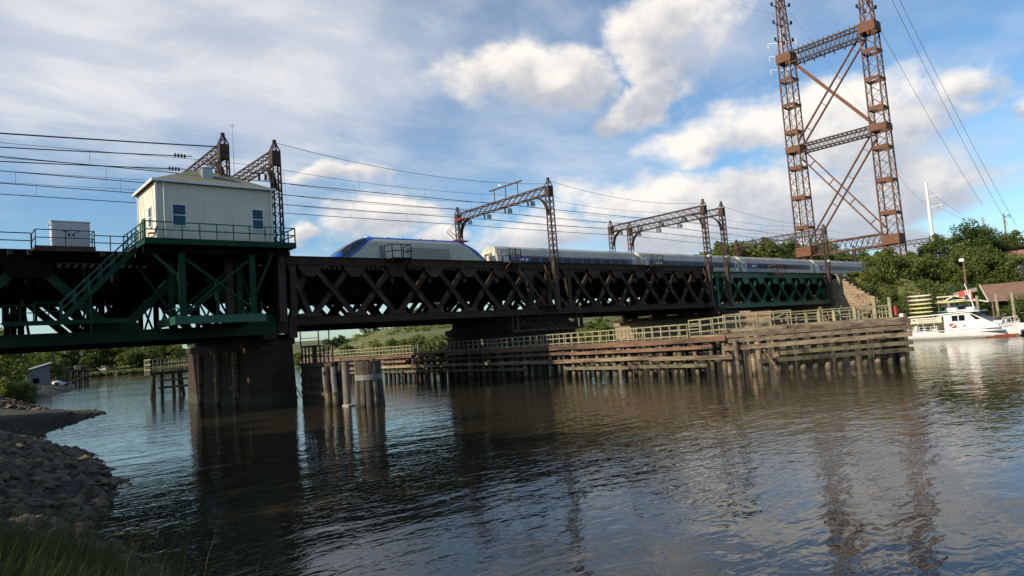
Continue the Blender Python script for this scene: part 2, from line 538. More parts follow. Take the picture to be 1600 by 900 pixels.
class MB:
    def __init__(s):
        s.v = []
        s.f = []
        s.m = []
        s.cur = 0
        s.mats = []

    def use(s, material):
        if material not in s.mats:
            s.mats.append(material)
        s.cur = s.mats.index(material)
        return s

    def add(s, vs, fs):
        b = len(s.v)
        s.v.extend([tuple(v) for v in vs])
        for f in fs:
            s.f.append(tuple(i+b for i in f))
            s.m.append(s.cur)
        return s

    def box(s, x0, x1, y0, y1, z0, z1):
        return s.add([(x0, y0, z0), (x1, y0, z0), (x1, y1, z0), (x0, y1, z0), (x0, y0, z1), (x1, y0, z1), (x1, y1, z1), (x0, y1, z1)],
                     [(0, 3, 2, 1), (4, 5, 6, 7), (0, 1, 5, 4), (1, 2, 6, 5), (2, 3, 7, 6), (3, 0, 4, 7)])

    def beam(s, p, q, w_, h_=None, upv=(0, 0, 1), w2=None, h2=None):
        h_ = h_ or w_
        w2 = w2 or w_
        h2 = h2 or h_
        p, q = Vector(p), Vector(q)
        a = (q-p)
        if a.length < 1e-6:
            return s
        a.normalize()
        u = Vector(upv)
        if abs(a.dot(u)) > .97:
            u = Vector((0, 1, 0)) if abs(a.y) < .9 else Vector((1, 0, 0))
        sd = a.cross(u).normalized()
        u = sd.cross(a).normalized()
        vs = []
        for c, ww, hh in ((p, w_, h_), (q, w2, h2)):
            for i, j in ((-1, -1), (1, -1), (1, 1), (-1, 1)):
                vs.append(c+sd*(i*ww/2)+u*(j*hh/2))
        return s.add(vs, [(0, 1, 2, 3), (7, 6, 5, 4), (0, 4, 5, 1), (1, 5, 6, 2), (2, 6, 7, 3), (3, 7, 4, 0)])

    def cyl(s, p, q, r, r2=None, n=10, caps=True):
        r2 = r if r2 is None else r2
        p, q = Vector(p), Vector(q)
        a = (q-p).normalized()
        u = Vector((0, 0, 1)) if abs(a.z) < .9 else Vector((1, 0, 0))
        sd = a.cross(u).normalized()
        u = sd.cross(a)
        vs = []
        for c, rr in ((p, r), (q, r2)):
            for i in range(n):
                t = 2*math.pi*i/n
                vs.append(c+sd*(math.cos(t)*rr)+u*(math.sin(t)*rr))
        fs = [(i, (i+1) % n, n+(i+1) % n, n+i) for i in range(n)]
        if caps:
            fs += [tuple(range(n-1, -1, -1)), tuple(range(n, 2*n))]
        return s.add(vs, fs)

    def tube(s, pts, r, n=5):
        for a, b in zip(pts[:-1], pts[1:]):
            s.cyl(a, b, r, r, n, True)
        return s

    def prism(s, poly, vec):
        """poly: list of 3D points (planar), extruded by vec"""
        n = len(poly)
        vec = Vector(vec)
        vs = [Vector(p) for p in poly]+[Vector(p)+vec for p in poly]
        fs = [tuple(range(n-1, -1, -1)), tuple(range(n, 2*n))]+[(i, (i+1) % n, n+(i+1) % n, n+i) for i in range(n)]
        return s.add(vs, fs)

    def lattice(s, p, q, u, w1, h1, w2=None, h2=None, ch=.12, lc=.06, n=8, cross=False, upd=None):
        """open box column of four corner angles with lacing bars on all four sides"""
        p, q = Vector(p), Vector(q)
        w2 = w2 or w1
        h2 = h2 or h1
        a = (q-p).normalized()
        u = Vector(u)
        u = (u-a*u.dot(a)).normalized()
        v = a.cross(u).normalized()
        cor = [(-1, -1), (1, -1), (1, 1), (-1, 1)]

        def pt(k, t):
            i, j = cor[k % 4]
            c = p.lerp(q, t)
            return c+u*(i*(w1+(w2-w1)*t)/2)+v*(j*(h1+(h2-h1)*t)/2)
        for k in range(4):
            s.beam(pt(k, 0), pt(k, 1), ch, ch, u)
        for k in range(4):
            for i in range(n):
                t0, t1 = i/n, (i+1)/n
                s.beam(pt(k, t0), pt(k+1, t1), lc, lc*.6, u)
                if cross:
                    s.beam(pt(k+1, t0), pt(k, t1), lc, lc*.6, u)
                else:
                    t0, t1 = t1, t1
                    if i % 2:
                        s.beam(pt(k, t1), pt(k+1, t1), lc, lc*.6, u)
        return s

    def build(s, name, material=None, parent=None, loc=None, smooth=False):
        me = bpy.data.meshes.new(name)
        o = bpy.data.objects.new(name, me)
        COL.objects.link(o)
        if parent is not None:
            og = ORG[parent.name]
            o.parent = parent
        else:
            og = Vector(loc) if loc is not None else Vector((0, 0, 0))
            o.location = og
        ORG[o.name] = og.copy()
        vs = [(v[0]-og.x, v[1]-og.y, v[2]-og.z) for v in s.v]
        me.from_pydata(vs, [], s.f)
        if s.mats:
            for mm in s.mats:
                me.materials.append(mm)
            me.polygons.foreach_set('material_index', s.m)
        elif material:
            me.materials.append(material)
        if smooth:
            me.polygons.foreach_set('use_smooth', [True]*len(me.polygons))
        me.update()
        return o


def mesh_np(name, verts, faces, material, smooth=True):
    me = bpy.data.meshes.new(name)
    me.from_pydata([tuple(map(float, v)) for v in verts], [], [tuple(int(i) for i in f) for f in faces])
    me.materials.append(material)
    if smooth:
        me.polygons.foreach_set('use_smooth', [True]*len(me.polygons))
    o = bpy.data.objects.new(name, me)
    COL.objects.link(o)
    ORG[o.name] = Vector((0, 0, 0))
    return o


# ---------------------------------------------------------------- terrain
def vnoise(x, y, seed=0):
    xi, yi = np.floor(x), np.floor(y)
    xf, yf = x-xi, y-yi

    def h(a, b):
        v = np.sin(a*127.1+b*311.7+seed*74.7)*43758.5453
        return v-np.floor(v)
    u, v = xf*xf*(3-2*xf), yf*yf*(3-2*yf)
    return (h(xi, yi)*(1-u)+h(xi+1, yi)*u)*(1-v)+(h(xi, yi+1)*(1-u)+h(xi+1, yi+1)*u)*v


def fbm(x, y, s, seed=0, o=4):
    r = 0
    a = .5
    for k in range(o):
        r = r+a*(vnoise(x*s, y*s, seed+k)-.5)
        s *= 2.1
        a *= .5
    return r


def sdist(X, Y, poly):
    P = np.array(poly, float)
    Q = np.roll(P, -1, 0)
    d = np.full(X.shape, 1e9)
    ins = np.zeros(X.shape, bool)
    for (ax, ay), (bx, by) in zip(P, Q):
        ex, ey = bx-ax, by-ay
        t = np.clip(((X-ax)*ex+(Y-ay)*ey)/(ex*ex+ey*ey+1e-9), 0, 1)
        d = np.minimum(d, np.hypot(X-ax-t*ex, Y-ay-t*ey))
        c = ((ay > Y) != (by > Y)) & (X < (bx-ax)*(Y-ay)/(by-ay+1e-12)+ax)
        ins ^= c
    return np.where(ins, d, -d)


LEFTB = [(4.4, -20), (3.8, 0), (3.2, 9), (2.9, 15), (2.9, 19.6), (4.0, 23.3), (5.0, 28), (5.5, 36), (4.7, 42), (5.0, 47), (6, 52), (9, 60), (11.6, 66), (12.4, 71),
         (9.6, 75), (9.0, 79), (9.6, 86), (8, 97), (10, 118), (20.5, 148), (25.5, 175), (29, 205), (33, 228), (30, 262), (28, 330), (20, 480), (-400, 480), (-400, -60), (4.4, -60)]
RIGHTB = [(30, 470), (80, 445), (112, 415), (118, 350), (110, 270), (103, 215), (104, 170), (109, 130), (113, 96), (114, 78), (119, 76), (119, 46), (106, 44), (102, 36),
          (99, 20), (96, 0), (95, -30), (97, -120), (900, -120), (900, 1400), (-900, 1400), (-900, 470)]


def h_left(X, Y):
    d = sdist(X, Y, LEFTB)
    h = np.where(d > 0, np.minimum(d*.42, 1.5+d*.05), d*.5)
    h = np.minimum(h, 3.0+0*d)
    spit = sm(46, 54, Y)*sm(84, 72, Y)
    h = np.where(h > 0, h*(1-.62*spit), h)
    return h+fbm(X, Y, .8, 3)*.25*np.clip(d/2+.3, 0, 1)


def sm(a, b, x):
    t = np.clip((x-a)/(b-a), 0, 1)
    return t*t*(3-2*t)


def h_right(X, Y):
    d = sdist(X, Y, RIGHTB)
    h = np.where(d > 0, np.minimum(d*.25, 1.8+d*.03), d*.3)
    h = np.minimum(h, 6.0+0*d)
    # hill beyond the marsh
    ridge = (8.2+.058*(X-100))*np.exp(-((Y-262)/60)**2)*sm(96, 118, X)*sm(420, 300, Y)
    ridge = np.minimum(ridge, 19)
    h = np.maximum(h, ridge*sm(0, 45, d)+h*.25)
    # wooded slope behind the far shore
    h = h+sm(0, 60, d)*sm(430, 560, Y)*9
    # yard rising east of the boat landing
    h = np.where((Y < 44) & (d > 0), np.maximum(h, np.minimum(d*.3, 1.6)+sm(118, 150, X)*5.4), h)
    # railway embankment
    e = 10.45-np.maximum(np.maximum(44.5-Y, Y-75), 0)*.62
    e = e*sm(117.5, 119.5, X)
    h = np.where(X > 117.5, np.maximum(h, e), h)
    return h+fbm(X, Y, .12, 9)*1.0*np.clip(d/8, 0, 1)*np.where((Y > 42) & (Y < 77) & (X > 110), .25, 1)


def grid_land(name, x0, x1, y0, y1, step, hf, material, bend=None):
    xs = np.arange(x0, x1+.01, step)
    ys = np.arange(y0, y1+.01, step)
    X, Y = np.meshgrid(xs, ys)
    if bend:
        X, Y = bend(X, Y)
    H = hf(X, Y)
    n, m_ = X.shape
    V = np.stack([X, Y, H], -1).reshape(-1, 3)
    idx = np.arange(n*m_).reshape(n, m_)
    F = np.stack([idx[:-1, :-1], idx[:-1, 1:], idx[1:, 1:], idx[1:, :-1]], -1).reshape(-1, 4)
    Hf = H.reshape(-1)[F].max(1)
    F = F[Hf > -.6]
    used = np.unique(F)
    rm = -np.ones(len(V), int)
    rm[used] = np.arange(len(used))
    return mesh_np(name, V[used], rm[F], material)


def graded(u, a, b):
    return a+(b-a)*u


# one sheet for the far and right banks, one for the left bank, graded so the near parts are fine
o = grid_land('far_bank_terrain', 84, 560, -116, 640, 2.6, h_right, LAND)
tag(o, 'low green meadow hill and railway embankment beyond the river', kind='structure')
o = grid_land('distant_land_terrain', -700, 1800, 640, 1400, 40, lambda X, Y: 14+fbm(X, Y, .01, 4)*6, LAND)
tag(o, 'distant land to the horizon', kind='structure')
o = grid_land('distant_east_terrain', 560, 1800, -116, 640, 40, lambda X, Y: 9+fbm(X, Y, .01, 5)*5+sm(560, 900, X)*4, LAND)
tag(o, 'distant land east of the river', kind='structure')
o = grid_land('far_left_terrain', -400, 84, 430, 640, 5, h_right, LAND)
tag(o, 'far shore land behind the reeds', kind='structure')
o = grid_land('left_bank_terrain', -26, 16, -18, 110, .45, h_left, MUD)
tag(o, 'muddy left river bank', kind='structure')
o = grid_land('left_bank_back_terrain', -300, 40, 110, 480, 4, h_left, MUD)
tag(o, 'left river bank further upstream', kind='structure')
mb = MB()
mb.add([(-700, -600, 0), (1800, -600, 0), (1800, 1500, 0), (-700, 1500, 0)], [(0, 1, 2, 3)])
tag(mb.build('river_water', WATER), 'dark rippled river water reflecting the bridge and sky', kind='structure')
mb = MB()
mb.add([(-4000, -4000, -1.5), (4000, -4000, -1.5), (4000, 6000, -1.5), (-4000, 6000, -1.5)], [(0, 1, 2, 3)])
tag(mb.build('river_bed_ground', MUD), 'river bed and distant ground', kind='structure')


def hz(x, y, f=h_right):
    return float(f(np.array([[float(x)]]), np.array([[float(y)]]))[0, 0])

# ================================================================ BRIDGE
YT = [52.0, 57.0, 62.0, 67.4]           # four truss planes
TRK = [54.4, 58.3, 62.1, 65.9]          # four tracks
RAILZ = 10.98


def truss_plane(root, nodes_t, nodes_b, y, zb, zt, mats, near, depth=.5, mw=.42, gus=True, verts=(), ends=None):
    """double-intersection truss: chords, crossing diagonals, gusset plates.
    near: every member is its own part; otherwise the whole inner plane is one part"""
    chm, dgm, gsm = mats
    x0, x1 = ends
    if near:
        mb = MB()
        mb.box(x0, x1, y-.30, y+.30, zt-.62, zt)
        mb.box(x0, x1, y-.42, y+.42, zt, zt+.06)
        mb.box(x0, x1, y-.36, y-.30, zt-.66, zt-.58)
        mb.build('top_chord', chm, root)
        mb = MB()
        mb.box(x0, x1, y-.30, y+.30, zb, zb+.62)
        mb.box(x0, x1, y-.40, y-.30, zb-.03, zb+.03)
        mb.box(x0, x1, y-.36, y-.30, zb+.57, zb+.62)
        mb.build('bottom_chord', chm, root)
    else:
        inn = MB()
        inn.box(x0, x1, y-.28, y+.28, zt-.6, zt-.02)
        inn.box(x0, x1, y-.28, y+.28, zb, zb+.6)
    prs = []
    for a, b in zip(nodes_t[:-1], nodes_b[1:]):
        prs.append(((a, zt-.4), (b, zb+.4), -.12))
    for a, b in zip(nodes_b[:-1], nodes_t[1:]):
        prs.append(((a, zb+.4), (b, zt-.4), .12))
    for (ax, az_), (bx, bz), off in prs:
        t = MB() if near else inn
        t.beam((ax, y+off, az_), (bx, y+off, bz), mw, .16, (0, 1, 0)) if False else t.beam((ax, y+off, az_), (bx, y+off, bz), .18, mw)
        if near:
            # raised flange angles along the member
            d = Vector((bx-ax, 0, bz-az_)).normalized()
            nrm = Vector((-d.z, 0, d.x))
            for sgn in (-1, 1):
                t.beam(Vector((ax, y+off-.12, az_))+nrm*(sgn*mw*.42), Vector((bx, y+off-.12, bz))+nrm*(sgn*mw*.42), .08, .06)
            t.build('diagonal', dgm, root)
    if gus:
        for n_, z_, sg in [(n, zt-.3, -1) for n in nodes_t[1:-1]]+[(n, zb+.3, 1) for n in nodes_b[1:-1]]:
            t = MB() if near else inn
            if sg < 0:
                hw, hw2, hh = 1.05, .38, 1.25
            else:
                hw, hw2, hh = .95, .75, .62
            for dy in ((-.255, .255) if near else (0,)):
                poly = [(n_-hw, y+dy, z_+sg*.1), (n_+hw, y+dy, z_+sg*.1), (n_+hw*.92, y+dy, z_+sg*hh*.45), (n_+hw2, y+dy, z_+sg*hh), (n_-hw2, y+dy, z_+sg*hh), (n_-hw*.92, y+dy, z_+sg*hh*.45)]
                t.prism(poly, (0, .03, 0))
            if near:
                for k in range(-2, 3):
                    t.cyl((n_+k*.3, y-.275, z_+sg*.5), (n_+k*.3, y-.255, z_+sg*.5), .03, n=6)
                t.build('gusset_plate', gsm, root)
    for vx in verts:
        t = MB() if near else inn
        t.box(vx-.22, vx+.22, y-.2, y+.2, zb+.62, zt-.62)
        if near:
            t.box(vx-.26, vx+.26, y-.25, y-.2, zb+.62, zt-.62)
            t.build('post', dgm, root)
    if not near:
        inn.build('inner_truss', BLACK, root)  # black colour stands for the deep shade inside the span


def deck(root, x0, x1, zt, zb, m, pitch, nodes, track_z=RAILZ, gz=8.5):
    # ties: one timber deck per pair of tracks, with a slot between the pairs
    d = MB()
    for y in TRK:
        n = int((x1-x0)/.46)
        for i in range(n):
            x = x0+(i+.5)*(x1-x0)/n
            d.box(x-.12, x+.12, y-1.45, y+1.45, track_z-.42, track_z-.17)
    d.build('deck_ties', BLACK, root)
    d = MB()
    for y in TRK:
        d.box(x0, x1, y-1.62, y+1.62, track_z-.60, track_z-.44)
    d.build('deck_plating', BLACK, root)
    r_ = MB()
    for y in TRK:
        for s_ in (-.75, .75):
            r_.box(x0, x1, y+s_-.035, y+s_+.035, track_z-.17, track_z)
    r_.build('rails', RUSTD, root)
    st = MB()
    for y in TRK:
        for s_ in (-.9, .9):
            st.box(x0, x1, y+s_-.14, y+s_+.14, track_z-1.25, track_z-.62)
    for n_ in nodes:
        st.box(n_-.16, n_+.16, YT[0], YT[-1], track_z-1.5, track_z-.66)
        st.box(n_-.13, n_+.13, YT[0], YT[-1], zb+.08, zb+.42)
        # sway bracing between the truss planes
        for ya, yb in zip(YT[:-1], YT[1:]):
            st.beam((n_, ya, zb+.4), (n_, yb, track_z-1.4), .14, .10)
            st.beam((n_, yb, zb+.4), (n_, ya, track_z-1.4), .14, .10)
    for a, b in zip(nodes[:-1], nodes[1:]):
        st.beam((a, YT[0], zb+.2), (b, YT[-1], zb+.2), .2, .12)
        st.beam((a, YT[-1], zb+.26), (b, YT[0], zb+.26), .2, .12)
    st.build('floor_framing', BLACK, root)
    for ya, yb in ((54.5, 54.7), (59.6, 59.8), (64.5, 64.7)):
        MB().box(x0, x1, ya, yb, gz, track_z-.61).build('stringer_girder', BLACK, root)


# ---- swing span
ZT, ZB = 11.46, 6.05
sw = thing('swing_span', 'long dark brown riveted truss span turning on the round central pier', 'bridge span', (51.3, 52, ZB))
nL = [23.65+4.0*k for k in range(7)]
nR = [57.4+4.02*k for k in range(6)]
nodes = [21.9]+nL+[53.3]+nR+[81.0]
mats_ = (STEEL, STEELW, STEELW)
truss_plane(sw, nodes, nodes, YT[0], ZB, ZT, mats_, True, verts=(22.2, 47.65, 50.3, 53.3, 80.6), ends=(21.7, 81.3))
for y in YT[1:]:
    truss_plane(sw, nodes, nodes, y, ZB, ZT, mats_, False, verts=(47.65, 53.3), ends=(21.7, 81.3), gus=True)
deck(sw, 21.8, 81.2, ZT, ZB, STEEL, 4, nodes)
mb = MB()      # turntable drum and radial frame under the centre
mb.cyl((51.3, 59.7, 5.35), (51.3, 59.7, 6.0), 6.6, n=40)
for k in range(40):
    a = k*math.pi/20
    mb.box(51.3+6.65*math.cos(a)-.05, 51.3+6.65*math.cos(a)+.05, 59.7+6.65*math.sin(a)-.05, 59.7+6.65*math.sin(a)+.05, 5.35, 6.0)
mb.build('turntable_drum', STEEL, sw)
mb = MB()      # hanging machinery frame on the camera side of the drum
for x in (44.9, 45.6, 54.2, 55.0):
    mb.box(x-.12, x+.12, 51.9, 52.2, 4.4, 6.05)
mb.box(44.8, 55.1, 51.85, 52.2, 4.35, 4.6)
for i in range(9):
    xx = 46.0+i*.9
    mb.beam((xx, 52, 4.9), (xx+.9, 52, 5.8), .07)
    mb.beam((xx, 52, 5.8), (xx+.9, 52, 4.9), .07)
mb.build('machinery_frame', STEELW, sw)


def railing(mb, pts, h=1.05, pitch=1.5, r=.03, rails=(1.0, .52), m=None, posts=True):
    for a, b in zip(pts[:-1], pts[1:]):
        a, b = Vector(a), Vector(b)
        L = (b-a).length
        n = max(1, round(L/pitch))
        for k in rails:
            mb.beam(a+Vector((0, 0, h*k)), b+Vector((0, 0, h*k)), r*2)
        if posts:
            for i in range(n+1):
                c = a.lerp(b, i/n)
                mb.beam(c, c+Vector((0, 0, h)), r*2)
    return mb


def refuge(x, y=51.65, zt=ZT, wx=1.9, label='', m=STEEL, fallen=False):
    """small caged refuge balcony hung on the outside of the top chord"""
    t = thing('refuge_balcony', label, 'balcony', (x, y, zt), 'small steel refuge balconies along the bridge deck')
    p = MB()
    p.box(x-wx/2, x+wx/2, y-1.1, y+.2, zt-.10, zt)
    p.box(x-wx/2, x+wx/2, y-1.14, y-1.08, zt-.25, zt)
    p.build('floor', m, t)
    for s_ in (-wx/2+.1, wx/2-.1):
        MB().beam((x+s_, y-1.05, zt-.1), (x+s_, y+.05, zt-1.0), .08).build('bracket', m, t)
    r_ = MB()
    railing(r_, [(x-wx/2, y+.15, zt), (x-wx/2, y-1.08, zt), (x+wx/2, y-1.08, zt), (x+wx/2, y+.15, zt)], 1.15, .95, .03)
    r_.build('guard_rail', m, t)
    return t


refuge(31.6, label='black caged refuge balcony in front of the locomotive', m=BLACK)
refuge(44.7, label='rusty refuge balcony at the head of the steel ladder on the brown span', m=RUSTD, wx=1.5)
refuge(67.6, label='rusty refuge balcony near the right end of the brown span', m=RUSTD, wx=2.2)
refuge(97.6, zt=10.7, label='brown refuge balcony on the green span at right', m=RUST, wx=2.4)

# steel ladder stair hanging from the brown span
st = thing('ladder_stair', 'steep dark steel stair with open treads hanging on the brown span', 'stairs', (47, 51.3, 6.8))
mb = MB()
A, B = Vector((45.1, 51.25, 11.1)), Vector((48.6, 51.25, 7.0))
for dy in (-.35, .35):
    mb.beam(A+Vector((0, dy, 0)), B+Vector((0, dy, 0)), .06, .2)
mb.build('stringer', RUSTD, st)
mb = MB()
for i in range(14):
    c = A.lerp(B, (i+.5)/14)
    mb.box(c.x-.13, c.x+.13, c.y-.34, c.y+.34, c.z-.02, c.z+.02)
mb.build('treads', RUSTD, st)
mb = MB()
mb.box(48.4, 50.3, 50.8, 51.7, 6.9, 6.97)
mb.build('landing', RUSTD, st)
mb = MB()
for c in (A, A.lerp(B, .5), B, Vector((49.2, 50.95, 7.0))):
    mb.beam(c+Vector((0, -.3, 0)), c+Vector((0, -.3, 1.7)), .05)
mb.beam(A+Vector((0, -.3, 1.0)), B+Vector((0, -.3, 1.0)), .05)
mb.build('handrail', RUSTD, st)

# ---- right fixed span (green)
GZT, GZB = 10.68, 5.78
gs = thing('right_fixed_span', 'bright green riveted truss span from the stone pier to the right abutment', 'bridge span', (99, 52, GZB))
nod = [81.9]+[85.2+4.19*k for k in range(8)]+[116.6]
truss_plane(gs, nod, nod, YT[0], GZB, GZT, (GREENR, GREENR, GREENR), True, mw=.34, verts=(82.1, 116.3), ends=(81.7, 117.0))
for y in YT[1:]:
    truss_plane(gs, nod, nod, y, GZB, GZT-.1, (GREEN, GREEN, GREEN), False, mw=.34, ends=(81.7, 117.0))
deck(gs, 81.4, 117.6, GZT, GZB, GREEN, 4, nod, gz=7.4)
mb = MB()
mb.box(81.7, 117.2, 51.4, 52.1, GZT+.06, GZT+.16)
mb.build('edge_walk', STEELW, gs)

# ---- left fixed span (green, mostly in its own shade)
LZB = 5.45
ls = thing('left_fixed_span', 'dark green truss span running out of the frame at left', 'bridge span', (0, 52, LZB))
tn = [-14.1, -4.5, 5.1, 14.7]
bn = [-9.3, .3, 9.9, 19.5]


def simple_truss(root, y, near):
    inn = MB()
    x0, x1 = -18, 21.4
    if near:
        MB().box(x0, x1, y-.32, y+.32, ZT-.65, ZT).box(x0, x1, y-.45, y+.42, ZT, ZT+.05).build('top_chord', BLACK, root)
        MB().box(x0, x1, y-.32, y+.32, LZB, LZB+.75).box(x0, x1, y-.42, y-.32, LZB-.03, LZB+.05).box(x0, x1, y-.38, y-.32, LZB+.69, LZB+.75).build('bottom_chord', GREEN, root)
    else:
        inn.box(x0, x1, y-.3, y+.3, ZT-.6, ZT-.02).box(x0, x1, y-.3, y+.3, LZB, LZB+.7)
    seq = sorted([(x, ZT-.5) for x in tn]+[(x, LZB+.5) for x in bn])
    for (ax, az_), (bx, bz) in zip(seq[:-1], seq[1:]):
        t = MB() if near else inn
        t.beam((ax, y, az_), (bx, y, bz), .42, .55)
        if near:
            t.build('diagonal', GREEN, root)
    for x in bn:
        t = MB() if near else inn
        for dy in (-.33, .30):
            t.prism([(x-1.5, y+dy, LZB+.7), (x+1.5, y+dy, LZB+.7), (x+1.3, y+dy, LZB+1.15), (x+.8, y+dy, LZB+1.5), (x-.8, y+dy, LZB+1.5), (x-1.3, y+dy, LZB+1.15)], (0, .03, 0))
        if near:
            t.build('gusset_plate', GREEN, root)
    for x in tn:
        t = MB() if near else inn
        for dy in (-.33, .30):
            t.prism([(x-1.6, y+dy, ZT-.6), (x+1.6, y+dy, ZT-.6), (x+1.0, y+dy, ZT-1.7), (x-1.0, y+dy, ZT-1.7)], (0, .03, 0))
        if near:
            t.build('gusset_plate', BLACK, root)  # black puts the shade of the green span's upper members into the colour
    for x in (tn+bn) if not near else []:
        inn.box(x-.18, x+.18, y-.18, y+.18, LZB+.7, ZT-.6)
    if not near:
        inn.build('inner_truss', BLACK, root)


for i, y in enumerate(YT):
    simple_truss(ls, y, i == 0)
lnod = [-14.1+4.8*k for k in range(8)]
deck(ls, -18, 21.6, ZT, LZB, BLACK, 4, lnod, gz=8.9)
mb = MB()
for i in range(26):      # open floor stringers seen against the sky under the deck
    mb.box(-17+i*1.5, -16.85+i*1.5, YT[0], YT[-1], 9.2, 9.5)
mb.box(-18, 21, 54.0, 54.3, 8.9, 9.4).box(-18, 21, 59.5, 59.8, 8.9, 9.4).box(-18, 21, 64.5, 64.8, 8.9, 9.4)
mb.build('lower_stringers', BLACK, ls)
for i in range(17, 31):
    MB().box(-18+i, -17.75+i, 51.2, 51.68, 11.1, 11.4).build('tie_end', TIMBERD, ls)

# ---- gantry style end portals on the swing span (dark panel at x = 21.5)
mb = MB()
mb.box(20.75, 21.55, 51.55, 52.45, LZB, 11.8)
mb.box(20.9, 21.5, 52.5, 67, LZB, LZB+1.2)
mb.box(20.9, 21.5, 52.5, 67, 9.3, 10.3)
mb.build('end_post', STEEL, sw)

# ================================================================ piers
pr = thing('left_stone_pier', 'dark stone pier under the joint of the left green span', 'bridge pier', (20.5, 60, 0))
mb = MB()
prof = [(19.0, 53.2), (20.4, 52.3), (22.3, 52.7), (22.3, 68.6), (20.5, 69.6), (18.9, 68.6)]


def loft(mb, rings, cap=True):
    n = len(rings[0])
    vs = [v for r_ in rings for v in r_]
    fs = []
    for k in range(len(rings)-1):
        for i in range(n):
            j = (i+1) % n
            fs.append((k*n+i, k*n+j, (k+1)*n+j, (k+1)*n+i))
    if cap:
        fs.append(tuple(range(n-1, -1, -1)))
        fs.append(tuple(range((len(rings)-1)*n, len(rings)*n)))
    return mb.add(vs, fs)


def battered(prof, z0, z1, b, mb=None):
    mb = mb or MB()
    cx = sum(p[0] for p in prof)/len(prof)
    cy = sum(p[1] for p in prof)/len(prof)

    def ring(z, k):
        return [(p[0]+(1 if p[0] > cx else -1)*k, p[1]+(1 if p[1] > cy else -1)*k, z) for p in prof]
    loft(mb, [ring(z0, b), ring(z1, 0)])
    return mb


battered(prof, -3, 4.6, .22).build('shaft', STONE, pr)
battered([(p[0]+(.15 if p[0] > 20.5 else -.15), p[1]+(.15 if p[1] > 60 else -.15)) for p in prof], 4.6, 5.05, 0).build('coping', STONE, pr)
for y in YT:
    MB().box(19.6, 20.6, y-.5, y+.5, 5.05, LZB+.02).build('bearing_shoe', STEEL, pr)
    MB().box(21.6, 22.25, y-.5, y+.5, 5.05, ZB+.02).build('bearing_shoe', STEEL, pr)
MB().box(19.3, 22.1, 52.9, 68.4, 5.05, 5.43).build('dark_gap_fill', BLACK, pr)  # added dark box standing for the shaded gap under the span ends
mb = MB()      # maintenance frames and ladders clamped to the pier front
mb.beam((19.5, 52.0, 4.4), (22.0, 52.1, 4.5), .07)
mb.beam((19.4, 52.0, 3.5), (22.3, 52.1, 3.6), .06)
mb.beam((19.6, 52.0, 4.4), (21.3, 52.1, 2.7), .06)
mb.beam((21.5, 52.0, 2.6), (22.4, 51.6, .3), .07)
mb.beam((21.2, 52.0, 2.6), (22.1, 51.6, .3), .07)
for k in range(6):
    mb.beam((21.25+k*.15, 51.95-k*.06, 2.5-k*.4), (21.55+k*.15, 51.95-k*.06, 2.5-k*.4), .04)
mb.build('maintenance_frame', STEELW, pr)
mb = MB()
for y in (55.6, 60.0, 64.6):      # pale uprights standing in for sun strips falling through the deck slots
    MB().box(18.55, 18.85, y-.2, y+.2, -1, 4.3).build('sun_strip', TIMBER, pr)

# small hanging steel cage on the right of the pier
cg = thing('inspection_cage', 'small black hanging steel inspection cage right of the dark pier', 'cage', (23, 52, 4.5))
mb = MB()
for z in (4.35, 4.95, 5.55, 6.0):
    mb.beam((22.5, 51.6, z), (24.0, 51.6, z), .05)
mb.beam((22.5, 51.6, 4.3), (25.4, 51.6, 4.3), .08)
mb.beam((22.5, 51.6, 6.0), (25.2, 51.6, 6.0), .06)
for x in (22.5, 24.0, 24.9):
    mb.beam((x, 51.6, 4.3), (x, 51.6, 6.0), .07)
mb.beam((23.6, 51.6, 1.2), (23.6, 51.6, 4.3), .1)
mb.build('frame', BLACK, cg)

pp = thing('central_round_pier', 'round dark stone pier carrying the middle of the brown span', 'bridge pier', (51.3, 59.7, 0))
MB().cyl((51.3, 59.7, -3), (51.3, 59.7, 4.6), 7.7, 7.35, n=48).build('drum', STONE, pp)
MB().cyl((51.3, 59.7, 4.6), (51.3, 59.7, 5.15), 7.6, 7.6, n=48).build('coping', STONE, pp)
MB().cyl((51.3, 59.7, 5.15), (51.3, 59.7, 5.38), 6.9, 6.9, n=48).build('track_ring', STEEL, pp)

rp = thing('right_stone_pier', 'pale tan stone pier with a cut nose between the brown and green spans', 'bridge pier', (82.5, 60, 0))
rprof = [(81.9, 46.5), (82.6, 44.8), (83.6, 46.5), (84.0, 69), (82.6, 71), (81.4, 69)]
battered(rprof, -3, 4.4, .2).build('shaft', STONEL, rp)
battered([(p[0]+(.15 if p[0] > 82.6 else -.15), p[1]+(.15 if p[1] > 60 else -.15)) for p in rprof], 4.4, 4.95, 0).build('coping', STONEL, rp)
for y in YT:
    MB().box(81.9, 83.4, y-.5, y+.5, 5.4, GZB+.02).build('bearing_shoe', STEEL, rp)
    MB().box(80.5, 81.85, y-.5, y+.5, 5.4, ZB+.02).build('bearing_shoe', STEEL, rp)
MB().box(80.3, 84, 50, 69, 4.95, 5.4).build('bearing_plate', STEEL, rp)

